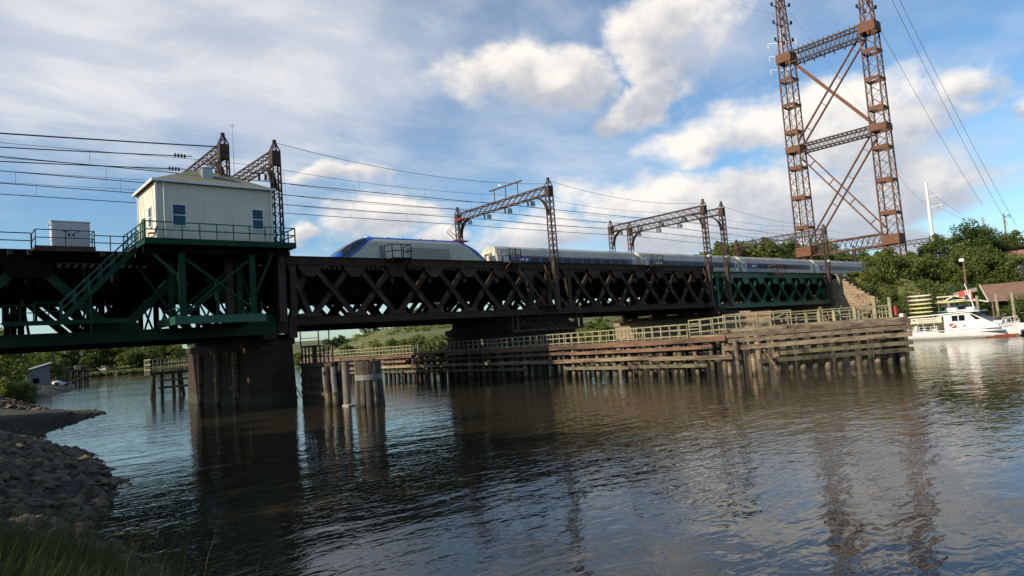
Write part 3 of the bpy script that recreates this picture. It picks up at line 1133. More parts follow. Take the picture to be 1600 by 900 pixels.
ab = thing('right_abutment', 'tan stone abutment with stepped wing wall at the right end of the green span', 'abutment', (118.5, 60, 0))
mb = MB()
mb.box(117.3, 121, 51.2, 69.5, -1, 9.9)
steps = 19
for k in range(steps):
    y1 = 51.2-k*.39
    mb.box(117.3+.002*k, 119.3, y1-.39, y1, -1, 10.3-k*.30+.12*math.sin(k*2.1))
mb.build('masonry', STONEL, ab)
mb = MB()
mb.box(117.2, 121.1, 69.5, 77, -1, 9.9)
mb.build('far_wing', STONEL, ab)
mb = MB()
for k in range(steps):
    y1 = 51.2-k*.39
    if k % 3 == 0:
        mb.box(117.22, 119.4, y1-.42, y1+.02, 10.45-k*.30, 10.6-k*.30)
mb.build('coping_stones', STONEL, ab)

# ================================================================ control house on its green tower
tw = thing('control_tower_frame', 'dark green braced steel tower and platform carrying the cream house', 'steel tower', (15.5, 49, 6))
PX0, PX1, PY0, PY1, PZ = 10.75, 20.75, 47.5, 55.2, 11.85
mb = MB()
mb.box(PX0, PX1, PY0+.12, PY1, PZ-.08, PZ)
mb.build('platform_floor', GREEN, tw)
mb = MB()
mb.box(PX0, PX1, PY0, PY0+.12, PZ-.38, PZ+.02)
mb.box(PX0, PX0+.12, PY0+.12, PY1, PZ-.38, PZ+.02)
mb.box(PX1-.12, PX1, PY0+.12, PY1, PZ-.38, PZ+.02)
mb.build('edge_beam', GREEN, tw)
mb = MB()
for x in (12.2, 14.0, 16.0, 18.0, 19.6):
    mb.box(x-.1, x+.1, PY0+.12, PY1, PZ-.45, PZ-.1)
for y in (48.5, 50.5, 53):
    mb.box(PX0+.12, PX1-.12, y-.12, y+.12, PZ-.85, PZ-.47)
mb.build('floor_joists', BLACK, tw)
TX, TY, TZ = (13.1, 17.75), (48.4, 51.1), 6.75
for x in TX:
    for y in TY:
        MB().box(x-.17, x+.17, y-.14, y+.14, TZ, PZ-.85).box(x-.21, x+.21, y-.18, y-.14, TZ, PZ-.85).build('column', GREEN, tw)
MB().box(15.3, 15.5, 48.5, 48.7, TZ, 9.3).build('column', GREEN, tw)
for a, b in (((13.1, 48.35, 7.0), (17.75, 48.35, 10.8)), ((13.1, 48.30, 10.8), (17.75, 48.30, 7.2)), ((13.2, 48.5, 6.8), (15.6, 48.5, 8.7)),
             ((13.1, 48.4, 7.0), (13.1, 51.1, 10.5)), ((13.1, 51.1, 7.0), (13.1, 48.4, 10.5)), ((17.75, 48.4, 7.0), (17.75, 51.1, 10.8)),
             ((18.0, 48.4, 8.3), (19.3, 48.4, 11.2)), ((13.0, 48.4, 9.4), (11.2, 49.0, 11.4)), ((12.9, 51.2, 7.6), (10.9, 52.5, 11.4)), ((13.1, 51.1, 7.0), (17.75, 51.1, 10.8))):
    MB().beam(a, b, .13, .16).build('brace', GREEN, tw)
mb = MB()      # lower platform
mb.box(12.6, 18.3, 47.9, 51.9, TZ-.08, TZ)
mb.box(12.6, 18.3, 47.8, 47.9, TZ-.5, TZ+.04)
mb.box(12.45, 12.6, 47.8, 52.3, TZ-.5, TZ+.04)
mb.box(18.3, 18.4, 47.8, 51.9, TZ-.5, TZ+.04)
mb.build('lower_platform', GREENR, tw)
railing(MB(), [(12.7, 51.5, TZ), (12.7, 48.0, TZ)], .6, 1.5, .03, (1,)).build('lower_rail', GREENR, tw)
railing(MB(), [(18.2, 48.0, TZ), (18.2, 51.5, TZ)], .8, 1.5, .03).build('lower_rail', GREENR, tw)
mb = MB()
railing(mb, [(PX0+.05, PY1-1.5, PZ), (PX0+.05, PY0+.05, PZ), (PX1-.05, PY0+.05, PZ), (PX1-.05, PY1-4, PZ)], 1.08, 1.12, .035)
mb.build('guard_rail', GREENR, tw)
mb = MB()
for k in range(14):
    pass
for y0_ in (50.0, 51.2, 52.4):
    mb.beam((11.0, y0_, PZ-.5), (12.6, y0_, PZ-1.3), .06)
mb.build('knee_braces', GREEN, tw)

hs = thing('control_house', 'small cream clapboard bridge house with hipped mossy roof on the green platform', 'house', (15.7, 49, PZ))
HX0, HX1, HY0, HY1, HZ1 = 11.85, 19.62, 49.0, 53.9, 16.0
MB().box(HX0, HX1, HY0, HY1, PZ+.01, HZ1).build('wall', SIDING, hs)
mb = MB()
for x, y in ((HX0, HY0), (HX1, HY0), (HX0, HY1), (HX1, HY1)):
    mb.box(x-.06, x+.06, y-.06, y+.06, PZ+.02, HZ1-.02)
mb.build('corner_boards', TRIM, hs)
ov = .22
rx0, rx1, ry0, ry1 = HX0-ov, HX1+ov, HY0-ov, HY1+ov
zr = HZ1+.06
rm = (ry0+ry1)/2
ridge = ((rx0+3.2, rm, HZ1+1.55), (rx1-3.2, rm, HZ1+1.55))
mb = MB()
b0 = [(rx0, ry0, zr), (rx1, ry0, zr), (rx1, ry1, zr), (rx0, ry1, zr)]
mb.add(b0+[ridge[0], ridge[1]], [(0, 1, 5, 4), (1, 2, 5), (2, 3, 4, 5), (3, 0, 4), (3, 2, 1, 0)])
rf = mb.build('roof', SHINGLE, hs)
mb = MB()
mb.box(rx0-.02, rx1+.02, ry0-.08, ry0, zr-.14, zr+.03).box(rx0-.02, rx1+.02, ry1, ry1+.08, zr-.14, zr+.03)
mb.box(rx0-.08, rx0-.02, ry0-.08, ry1+.08, zr-.14, zr+.03).box(rx1+.02, rx1+.08, ry0-.08, ry1+.08, zr-.14, zr+.03)
mb.build('gutter', TRIM, rf)
mb = MB()
mb.box(15.15, 15.85, 49.9, 50.6, 16.5, 17.45)
mb.box(15.1, 15.9, 49.85, 50.65, 17.42, 17.5)
vt = mb.build('vent', GALV, rf)
MB().cyl((15.5, 50.25, 17.5), (15.5, 50.25, 17.62), .36, .30, 16).build('vent_cap', TRIM, rf)
for x in (HX0+.45, HX1-.03):
    MB().cyl((x, HY0-.12, PZ+.05), (x, HY0-.12, HZ1-.1), .05, n=8).build('downspout', TRIM, hs)


def window(root, x0, x1, z0, z1, y, ax='y', frame_m=TRIM, gl=GLASSB, two=True):
    """sash window in a wall facing -Y (ax y) or -X (ax x)"""
    def bx(mb, a0, a1, d0, d1, c0, c1):
        if ax == 'y':
            return mb.box(a0, a1, y-d1, y-d0, c0, c1)
        return mb.box(y-d1, y-d0, a0, a1, c0, c1)
    f = MB()
    t = .07
    bx(f, x0-t, x0, 0.0, .05, z0-t, z1+t)
    bx(f, x1, x1+t, 0.0, .05, z0-t, z1+t)
    bx(f, x0, x1, 0.0, .05, z1, z1+t)
    bx(f, x0-.03, x1+.03, 0.0, .08, z0-t, z0)
    if two:
        zm = (z0+z1)/2
        bx(f, x0, x1, 0.0, .04, zm-.03, zm+.03)
    wd = f.build('window', frame_m, root)
    g = MB()
    bx(g, x0, x1, .004, .02, z0, z1)
    g.build('pane', gl, wd)


window(hs, 12.85, 13.65, 13.02, 14.42, HY0)
window(hs, 18.2, 18.95, 13.02, 14.42, HY0)
window(hs, 50.2, 50.9, 13.1, 14.4, HX0, 'x')
dr = MB().box(HX0-.05, HX0, 52.1, 53.0, PZ+.1, PZ+2.15).build('door', GREEN, hs)
MB().cyl((HX0-.06, 52.25, PZ+1.1), (HX0-.12, 52.25, PZ+1.1), .03).build('handle', GALV, dr)

ch = thing('plastic_chair', 'small dark folding chair standing on the platform beside the cream house', 'chair', (11.35, 48.2, PZ))
MB().box(11.15, 11.55, 48.05, 48.45, PZ+.40, PZ+.44).build('seat', BLACK, ch)
MB().prism([(11.53, 48.05, PZ+.44), (11.56, 48.05, PZ+.44), (11.68, 48.05, PZ+.9), (11.65, 48.05, PZ+.9)], (0, .4, 0)).build('backrest', BLACK, ch)
for x in (11.18, 11.52):
    for y in (48.08, 48.42):
        MB().cyl((x, y, PZ), (x, y, PZ+.4), .015, n=6).build('leg', BLACK, ch)

an = thing('whip_antenna', 'tall thin whip antenna beside the gantry behind the cream house', 'antenna', (17.95, 51, 16))
MB().cyl((17.95, 51.6, 11.5), (17.95, 51.6, 21.6), .03, .015, 6).beam((17.7, 51.6, 21.4), (18.2, 51.6, 21.4), .02).beam((17.95, 51.35, 21.4), (17.95, 51.85, 21.4), .02).build('mast', GALV, an)

# stairs from platform down along the left span
sr = thing('green_stair', 'long green steel staircase climbing from the low walkway to the house platform', 'stairs', (6.5, 50.4, 6.9))
A, B = Vector((6.55, 50.4, 6.9)), Vector((10.9, 50.4, 11.6))
for dy in (-.45, .45):
    MB().beam(A+Vector((0, dy, 0)), B+Vector((0, dy, 0)), .08, .30).build('stringer', GREEN, sr)
mb = MB()
for i in range(22):
    c = A.lerp(B, (i+.5)/22)
    mb.box(c.x-.12, c.x+.12, c.y-.42, c.y+.42, c.z, c.z+.03)
mb.build('treads', GREEN, sr)
for dy in (-.45, .45):
    mb = MB()
    railing(mb, [A+Vector((0, dy, .12)), B+Vector((0, dy, .12))], 1.0, 1.05, .028)
    mb.build('handrail', GREENR, sr)
mb = MB()
mb.box(3.6, 10.2, 50.0, 51.5, 6.82, 6.9)
mb.box(3.6, 10.2, 49.9, 50.0, 6.62, 6.9)
mb.build('walkway', GREEN, sr)
mb = MB()
railing(mb, [(3.7, 51.4, 6.9), (3.7, 50.0, 6.9), (5.2, 50.0, 6.9)], .95, .8, .03)
railing(mb, [(5.25, 51.4, 6.9), (5.25, 50.0, 6.9), (6.5, 50.0, 6.9)], 1.1, .7, .03)
mb.box(5.22, 5.3, 49.98, 50.6, 6.9, 8.1)
mb.build('walkway_rail', GREEN, sr)
mb = MB().cyl((8.1, 50.0, 5.9), (8.1, 50.0, 9.4), .08, n=8).cyl((8.0, 51.5, 8.4), (8.0, 51.5, 11.3), .05, n=6)
mb.build('post', GREEN, sr)

cb = thing('equipment_cabinet', 'grey steel equipment cabinet with double doors on the deck at far left', 'cabinet', (7.2, 50.9, 11.5))
MB().box(6.18, 8.25, 50.5, 51.4, 11.47, 13.15).box(6.14, 8.29, 50.46, 51.44, 13.15, 13.22).build('body', GREYW, cb)
d_ = MB().box(6.25, 7.2, 50.47, 50.5, 11.55, 13.1).build('door', GREYW, cb)
MB().box(7.05, 7.12, 50.43, 50.47, 12.25, 12.45).build('handle', BLACK, d_)
d_ = MB().box(7.23, 8.18, 50.47, 50.5, 11.55, 13.1).build('door', GREYW, cb)
MB().box(7.31, 7.38, 50.43, 50.47, 12.25, 12.45).build('handle', BLACK, d_)
MB().box(6.98, 7.08, 50.462, 50.469, 12.5, 12.56).beam((6.75, 50.466, 12.57), (7.0, 50.466, 12.5), .03).beam((7.68, 50.466, 12.57), (7.43, 50.466, 12.5), .03).build('vent_mark', BLACK, cb)
mb = MB()
for z in (12.7, 12.95):
    mb.cyl((6.0, 50.7, z), (6.18, 50.7, z), .06, n=8)
mb.build('cable_gland', TRIM, cb)
bl = thing('cabinet_balcony', 'dark outrigger balcony with brown rails holding the grey cabinet', 'balcony', (6.8, 50.2, 11.4))
MB().box(5.2, 8.4, 49.7, 51.6, 11.33, 11.46).box(5.2, 8.4, 49.62, 49.7, 11.15, 11.48).build('floor', STEELW, bl)
mb = MB()
railing(mb, [(5.25, 51.5, 11.46), (5.25, 49.7, 11.46), (8.35, 49.7, 11.46), (8.35, 51.5, 11.46)], 1.02, 1.4, .025)
mb.build('guard_rail', RUSTD, bl)
dk = thing('deck_railing', 'thin dark pipe railing along the left deck edge at both sides of the cabinet', 'railing', (2, 51.5, 11.5))
mb = MB()
railing(mb, [(-16, 51.4, ZT+.05), (5.2, 51.4, ZT+.05)], 1.0, 2.4, .028)
mb.build('rail_run', STEEL, dk)
mb = MB()
railing(mb, [(8.5, 51.4, ZT+.05), (10.6, 51.4, ZT+.05)], 1.0, 1.4, .028)
mb.build('rail_run', STEEL, dk)

# ================================================================ catenary gantries
def gantry(x, label, near_y=51.0, far_y=67.3, z0=6.3, zb=19.2, apex=20.5, m=RUSTD, n=12, far_z0=RAILZ, lamp=False, wide=.62, outrig=True, braces=True):
    t = thing('catenary_gantry', label, 'gantry', (x, near_y, z0), 'rusty lattice gantries over the tracks')
    for y, zz in ((near_y, z0), (far_y, far_z0)):
        pb = MB()
        if zz < 9:
            pb.box(x-.26, x+.26, y-.2, y+.2, zz, 11.6)
            pb.lattice((x, y, 11.6), (x, y, zb+.4), (1, 0, 0), wide, wide*.9, wide*.95, wide*.85, .10, .05, n, True)
        else:
            pb.lattice((x, y, zz), (x, y, zb+.4), (1, 0, 0), wide, wide*.9, wide*.95, wide*.85, .10, .05, n, True)
        ps = pb.build('post', m, t)
        cp = MB()
        cp.box(x-wide*.55, x+wide*.55, y-wide*.5, y+wide*.5, zb-.65, zb+.42)
        cp.build('junction_box', m, ps)
        cp = MB()
        top = Vector((x, y, apex))
        for i, j in ((-1, -1), (1, -1), (1, 1), (-1, 1)):
            a = Vector((x+i*wide*.5, y+j*wide*.45, zb+.42))
            cp.beam(a, a.lerp(top, .92), .08)
            b_ = Vector((x-i*wide*.5 if i*j > 0 else x+i*wide*.5, y+j*wide*.45 if i*j > 0 else y-j*wide*.45, zb+.42))
            cp.beam(a.lerp(top, .1), b_.lerp(top, .55), .04)
            cp.beam(a.lerp(top, .5), b_.lerp(top, .5), .04)
        cp.box(x-.12, x+.12, y-.12, y+.12, apex-.25, apex+.02)
        cp.build('cap', m, ps)
    bm_ = MB()
    bm_.lattice((x, near_y+.3, zb), (x, far_y-.3, zb), (1, 0, 0), .6, .85, .6, .85, .10, .055, 15, True)
    bm_.build('cross_beam', m, t)
    if braces:
        for y, sg in ((near_y, 1), (far_y, -1)):
            kb = MB()
            pts = [(x, y+sg*(.35+1.9*(1-math.cos(a))), zb-2.6+2.1*math.sin(a)) for a in [k*math.pi/12 for k in range(7)]]
            for a, b in zip(pts[:-1], pts[1:]):
                kb.beam(a, b, .5, .09)
            for p in pts[1:-1:2]:
                kb.beam(p, (x, y+sg*.3, p[2]), .05)
            kb.build('knee_brace', m, t)
    for y in TRK:
        ib = MB()
        ib.cyl((x, y, zb-.45), (x, y, zb-1.15), .05, n=6)
        for k in range(5):
            ib.cyl((x, y, zb-.62-k*.1), (x, y, zb-.66-k*.1), .13, .13, 8)
        if outrig:
            ib.beam((x-.8, y, zb-.5), (x+1.0, y, zb-.5), .07)
            for k in range(4):
                ib.cyl((x+.9, y, zb-.6-k*.12), (x+.9, y, zb-.66-k*.12), .14, .14, 8)
                ib.cyl((x+.55, y, zb-.6-k*.12), (x+.55, y, zb-.66-k*.12), .14, .14, 8)
        ib.build('insulator', INSUL, t)
    if lamp:
        for y in ((near_y,)):
            lb = MB()
            lb.beam((x-.25, y-.35, 12.75), (x+.25, y-.3, 12.75), .05)
            lb.cyl((x-.45, y-.35, 12.78), (x-.1, y-.35, 12.90), .16, .12, 10)
            lb.cyl((x+.05, y-.35, 12.88), (x+.42, y-.35, 12.75), .12, .16, 10)
            lb.build('lamp', LAMPW, t)
    return t


gantry(17.0, 'dark lattice gantry rising behind the vent of the cream house roof', m=RUSTD)
gantry(20.9, 'dark lattice gantry standing at the right wall of the cream house', m=RUSTD)
g2 = gantry(50.5, 'rusty lattice gantry over the middle of the brown span with a bird bar on top')
gb = MB()
gb.beam((50.5, 55.2, 21.15), (50.5, 60.9, 21.15), .10, .16)
for y in (55.9, 58.0, 60.0):
    gb.beam((50.5, y, 19.6), (50.5, y, 21.1), .07)
gb.build('top_bar', RUSTD, g2)
gantry(79.2, 'rusty lattice gantry on the right end of the brown span with white lamps', lamp=True)
gantry(83.6, 'rusty lattice gantry on the left end of the green span with white lamps', z0=5.9, lamp=True)
gantry(114.2, 'rusty lattice gantry at the abutment in front of the giant pylon', z0=6.2, zb=17.9, apex=19.0, lamp=True, outrig=False)
gantry(165, 'small rusty lattice gantry beyond the giant pylon', z0=10.4, zb=18.5, apex=19.8, n=8, outrig=False, braces=False)

# pole boots leaning in front of the trusses (raking struts of the gantries)
for i, (xa, xb) in enumerate(((49.2, 50.3), (78.2, 79.1), (82.8, 83.5), (113.0, 114.0))):
    zlow = (8.2, 6.6, 6.1, 6.1)[i]
    s_ = MB().beam((xa, 51.2, 11.2 if i < 2 else 10.5), (xb, 51.05, zlow), .12, .10)
    tag(s_.build('raking_strut', RUST, None, loc=(xa, 51.2, zlow)), ('raking rusty strut beside the gantry foot in the middle of the brown span', 'raking rusty strut at the right end of the brown span',
        'raking rusty strut at the left end of the green span', 'raking rusty strut at the abutment end of the green span')[i], 'strut', 'raking struts at gantry feet')

# gull on the bar
gu = MB()
for k, (xx, zz, r_) in enumerate([(0, 0, .03), (.08, .0, .09), (.22, .02, .12), (.36, .06, .10), (.44, .13, .06)]):
    pass
gl = thing('gull', 'white gull perched on the bar above the middle gantry', 'bird', (50.5, 58.9, 21.23))
rings = []
for (yy, zz, r_) in [(-.30, .14, .01), (-.18, .15, .05), (-.05, .17, .095), (.08, .20, .10), (.17, .25, .06), (.22, .32, .05), (.27, .345, .05), (.32, .34, .02), (.37, .33, .006)]:
    rings.append([(50.5+math.cos(a)*r_, 58.9+yy, 21.23+zz+math.sin(a)*r_) for a in [k*math.pi/4 for k in range(8)]])
gu = MB()
loft(gu, rings)
gu.build('body', WHITE, gl, smooth=True)
MB().cyl((50.47, 58.93, 21.23), (50.47, 58.93, 21.38), .012, n=5).cyl((50.53, 58.93, 21.23), (50.53, 58.93, 21.38), .012, n=5).build('legs', YELLOW, gl)

# ---------------------------------------------------------------- wires
def wire(pts, r, label, group, cat='wire', name='overhead_wire', drop=None, dz=.9, dpitch=6.0):
    mb = MB()
    mb.tube(pts, r, 4)
    tag(mb.build(name, WIRE, None, loc=pts[0]), label, cat, group)


def sag(a, b, s, n=10):
    a, b = Vector(a), Vector(b)
    return [a.lerp(b, i/n)-Vector((0, 0, s*4*(i/n)*(1-i/n))) for i in range(n+1)]


names = ['nearest', 'second', 'third', 'farthest']
XG = [-45, 17.0, 20.9, 50.5, 79.2, 83.6, 114.2, 165, 260]
for k, y in enumerate(TRK):
    pts = []
    for a, b in zip(XG[:-1], XG[1:]):
        z = 18.05 if a < 100 else 17.6
        p = sag((a, y, z), (b, y, 18.05 if b < 100 else 17.4), .05 if b-a > 8 else 0, 5)
        pts += p if not pts else p[1:]
    wire(pts, .032, f'heavy contact wire over the {names[k]} of the four tracks', 'contact wires over the tracks')
    pts = []
    for a, b in zip(XG[:-1], XG[1:]):
        z = 19.0
        p = sag((a, y, 19.3), (b, y, 19.3), .55 if b-a > 8 else 0, 8)
        pts += p if not pts else p[1:]
    mb = MB()
    mb.tube(pts, .016, 4)
    for i in range(30):
        x = -40+i*7.0+k*1.7
        for a, b in zip(pts[:-1], pts[1:]):
            if a.x <= x < b.x:
                zz = a.z+(b.z-a.z)*(x-a.x)/(b.x-a.x)
                mb.cyl((x, y, 18.02), (x, y, zz), .012, n=4)
    tag(mb.build('messenger_wire', WIRE, None, loc=pts[0]), f'thin messenger wire with droppers over the {names[k]} of the four tracks', 'wire', 'messenger wires over the tracks')
for i, (y, z0, z1, x1, r_) in enumerate(((51.0, 18.4, 19.45, 17.0, .05), (53.5, 18.1, 19.2, 15.5, .04), (55.5, 17.9, 18.7, 15.6, .04))):
    pts = sag((-30, y, z0-1.2), (x1, y, z1), .3)
    mb = MB()
    mb.tube(pts, r_, 5)
    if i:
        for k in range(4):
            mb.cyl((x1-1.2+k*.22, y, z1-.04), (x1-1.12+k*.22, y, z1-.04), .15, n=8)
    tag(mb.build('feeder_cable', WIRE, None, loc=pts[0]), ('thick topmost black feeder cable at left ending on the gantry behind the house', 'black feeder cable with a dark insulator ending left of the gantry cap',
        'lower black feeder cable with an insulator ending just above the house roof')[i], 'cable', 'black feeder cables left of the house')
wire(sag((20.9, 51.2, 20.4), (50.5, 51.2, 19.9), .9), .02, 'thin wire between the house gantry and the middle gantry post', 'ground wires on the gantry tops')
wire(sag((50.5, 51.2, 20.3), (79.2, 51.2, 20.0), .9), .02, 'thin wire between the middle gantry post and the right pair of gantries', 'ground wires on the gantry tops')
wire(sag((83.6, 51.2, 20.0), (114.2, 51.2, 18.9), .7), .02, 'thin wire between the green span gantries', 'ground wires on the gantry tops')

# ================================================================ TRAIN
TY = TRK[2]
loco = thing('electric_locomotive', 'silver and blue streamlined electric locomotive at the head of the train', 'locomotive', (29.8, TY, RAILZ))
LX0, LX1 = 29.9, 50.2


def loco_ring(x):
    """cross-section (half widths and heights) of the double ended locomotive at x"""
    L = LX1-LX0
    t = (x-LX0)/L
    e = min(x-LX0, LX1-x)          # distance from nearest end
    nose = 5.0
    k = min(1.0, e/nose)
    top = 1.55+(4.22-1.55)*(math.sin(k*math.pi/2)**1.02)
    w_ = 1.48*(.70+.30*min(1, e/2.2)**.7)
    return top, w_, k


def loco_pt(x, v, off=0.0):
    """v runs 0 (sill, camera side) .. 0.5 (roof crown) .. 1 (sill far side)"""
    top, w_, k = loco_ring(x)
    z0 = .95
    prof = [(0, -1.0, 0.0), (.14, -1.0, .30), (.28, -.995, .62), (.33, -.97, .80), (.38, -.86, .90), (.44, -.55, .985), (.5, 0, 1.0)]
    sgn = 1
    vv = v
    if v > .5:
        vv = 1-v
        sgn = -1
    for (a, y0, z0_), (b, y1, z1_) in zip(prof[:-1], prof[1:]):
        if vv <= b+1e-9:
            t = (vv-a)/(b-a)
            yy, zz = y0+(y1-y0)*t, z0_+(z1_-z0_)*t
            break
    n = Vector((0, -1 if vv < .33 else -.5, 0 if vv < .33 else .8)).normalized()
    if vv > .44:
        n = Vector((0, 0, 1))
    n.y *= sgn
    return Vector((x, TY+sgn*yy*w_+n.y*off, RAILZ+z0+zz*(top-z0)+n.z*off))


def loco_patch(mb, x0, x1, v0, v1, off=.012, nx=12, nv=6):
    vs = []
    for i in range(nx+1):
        for j in range(nv+1):
            vs.append(loco_pt(x0+(x1-x0)*i/nx, v0+(v1-v0)*j/nv, off))
    fs = [(i*(nv+1)+j, (i+1)*(nv+1)+j, (i+1)*(nv+1)+j+1, i*(nv+1)+j+1) for i in range(nx) for j in range(nv)]
    mb.add(vs, fs)
    return mb


xs = sorted(set([round(LX0+.03+k*.12, 3) for k in range(45)]+[round(LX0+5.4+k*.6, 3) for k in range(16)]+[round(LX1-.03-k*.12, 3) for k in range(44)]))
NV = 60
grid = [[loco_pt(x, j/NV) for j in range(NV+1)] for x in xs]
parts_ = {'body': MB(), 'blue_band': MB(), 'windshield': MB()}
for i in range(len(xs)-1):
    xm = (xs[i]+xs[i+1])/2
    left = xm < 40
    e_ = (xm-LX0) if left else (LX1-xm)
    tt = min(1, e_/4.9)
    lo = (.02+.36*tt**.8) if left else (.16+.22*tt**.8)
    if e_ > 4.9:
        lo = .385
    ws = lo+.055 if 1.3 < e_ < 4.1 else 9
    if left and 1.3 < e_ < 4.1:
        ws = max(.14, lo+.045-.02*(e_ > 3.6))
    for j in range(NV):
        vm = (j+.5)/NV
        vm = min(vm, 1-vm)
        k_ = 'windshield' if vm > ws else ('blue_band' if vm > lo else 'body')
        parts_[k_].add([grid[i][j], grid[i+1][j], grid[i+1][j+1], grid[i][j+1]], [(0, 1, 2, 3)])
for x_ in (0, -1):
    parts_['body'].add(grid[x_], [tuple(range(NV+1))])
parts_['body'].build('body', SILVER, loco)
parts_['blue_band'].build('blue_band', BLUELOCO, loco)
parts_['windshield'].build('windshield', GLASS, loco)
mb = MB()
loco_patch(mb, LX0+5.35, LX0+5.85, .02, .30, .015, 1, 5)
loco_patch(mb, LX1-5.7, LX1-5.2, .02, .30, .015, 1, 5)
mb.use(GLASS)
db = mb
d1 = MB()
loco_patch(d1, LX0+5.35, LX0+5.85, .03, .30, .02, 1, 5)
d1.build('cab_door', GLASS, loco)
d1 = MB()
loco_patch(d1, LX1-5.75, LX1-5.15, .03, .29, .02, 1, 5)
d1.build('cab_door', SILVER, loco)
mb = MB()
for x in (LX0+5.15, LX0+6.05, LX1-5.95, LX1-4.95):
    mb.cyl(loco_pt(x, .10, .06), loco_pt(x, .24, .06), .022, n=6)
mb.build('grab_rail', GALV, loco)
mb = MB()
loco_patch(mb, LX0+8.6, LX1-6.2, .10, .29, .025, 8, 4)
lp = mb.build('louvre_panel', mat('stained_beige_panel', (.33, .31, .27), (.27, .25, .22), .8, .6, .1, stain=(.22, .18, .14), stain_s=.5, stain_r=(.45, .7), stretch=(1, 1, 1)), loco)
mb = MB()
for k in range(5):
    loco_patch(mb, LX0+8.7, LX1-6.3, .118+k*.036, .122+k*.036, .032, 6, 1)
mb.build('louvre_slats', SILVER, lp)
mb = MB()
mb.box(LX0+1.4, LX1-1.4, TY-1.3, TY+1.3, RAILZ+.35, RAILZ+.98)
mb.build('underframe', DARKIN, loco)
for cx in (LX0+4.6, LX1-4.6):
    bg_ = MB().box(cx-1.9, cx+1.9, TY-1.15, TY+1.15, RAILZ+.3, RAILZ+.8).build('bogie', DARKIN, loco)
    for dx_ in (-1.35, 1.35):
        MB().cyl((cx+dx_, TY-.82, RAILZ+.5), (cx+dx_, TY-.68, RAILZ+.5), .5, n=18).cyl((cx+dx_, TY+.68, RAILZ+.5), (cx+dx_, TY+.82, RAILZ+.5), .5, n=18).build('wheel', DARKIN, bg_)
mb = MB()
px = 45.2
for dy in (-.45, .45):
    mb.beam((px+1.4, TY+dy, RAILZ+4.25), (px-.1, TY+dy*.6, RAILZ+5.35), .06)
    mb.beam((px-.1, TY+dy*.6, RAILZ+5.35), (px+1.35, TY+dy, RAILZ+6.7), .045)
mb.beam((px+1.3, TY-.9, RAILZ+6.85), (px+1.3, TY+.9, RAILZ+6.85), .06)
mb.beam((px+1.5, TY-.9, RAILZ+6.85), (px+1.5, TY+.9, RAILZ+6.85), .06)
mb.box(px+.2, px+2.2, TY-.6, TY+.6, RAILZ+4.2, RAILZ+4.32)
mb.build('pantograph', RED, loco)
mb = MB()
for x in (LX0+4.9, LX0+7.2, LX0+9, LX0+11.2, LX0+13):
    mb.box(x-.2, x+.2, TY-.25, TY+.25, RAILZ+4.18, RAILZ+4.32)
mb.build('roof_equipment', TRIM, loco)

FLUTE = mat('fluted_stainless_side', (.56, .52, .44), (.46, .43, .37), .3, .45, .1, stain=(.27, .25, .23), stain_s=.3, stain_r=(.5, .8))


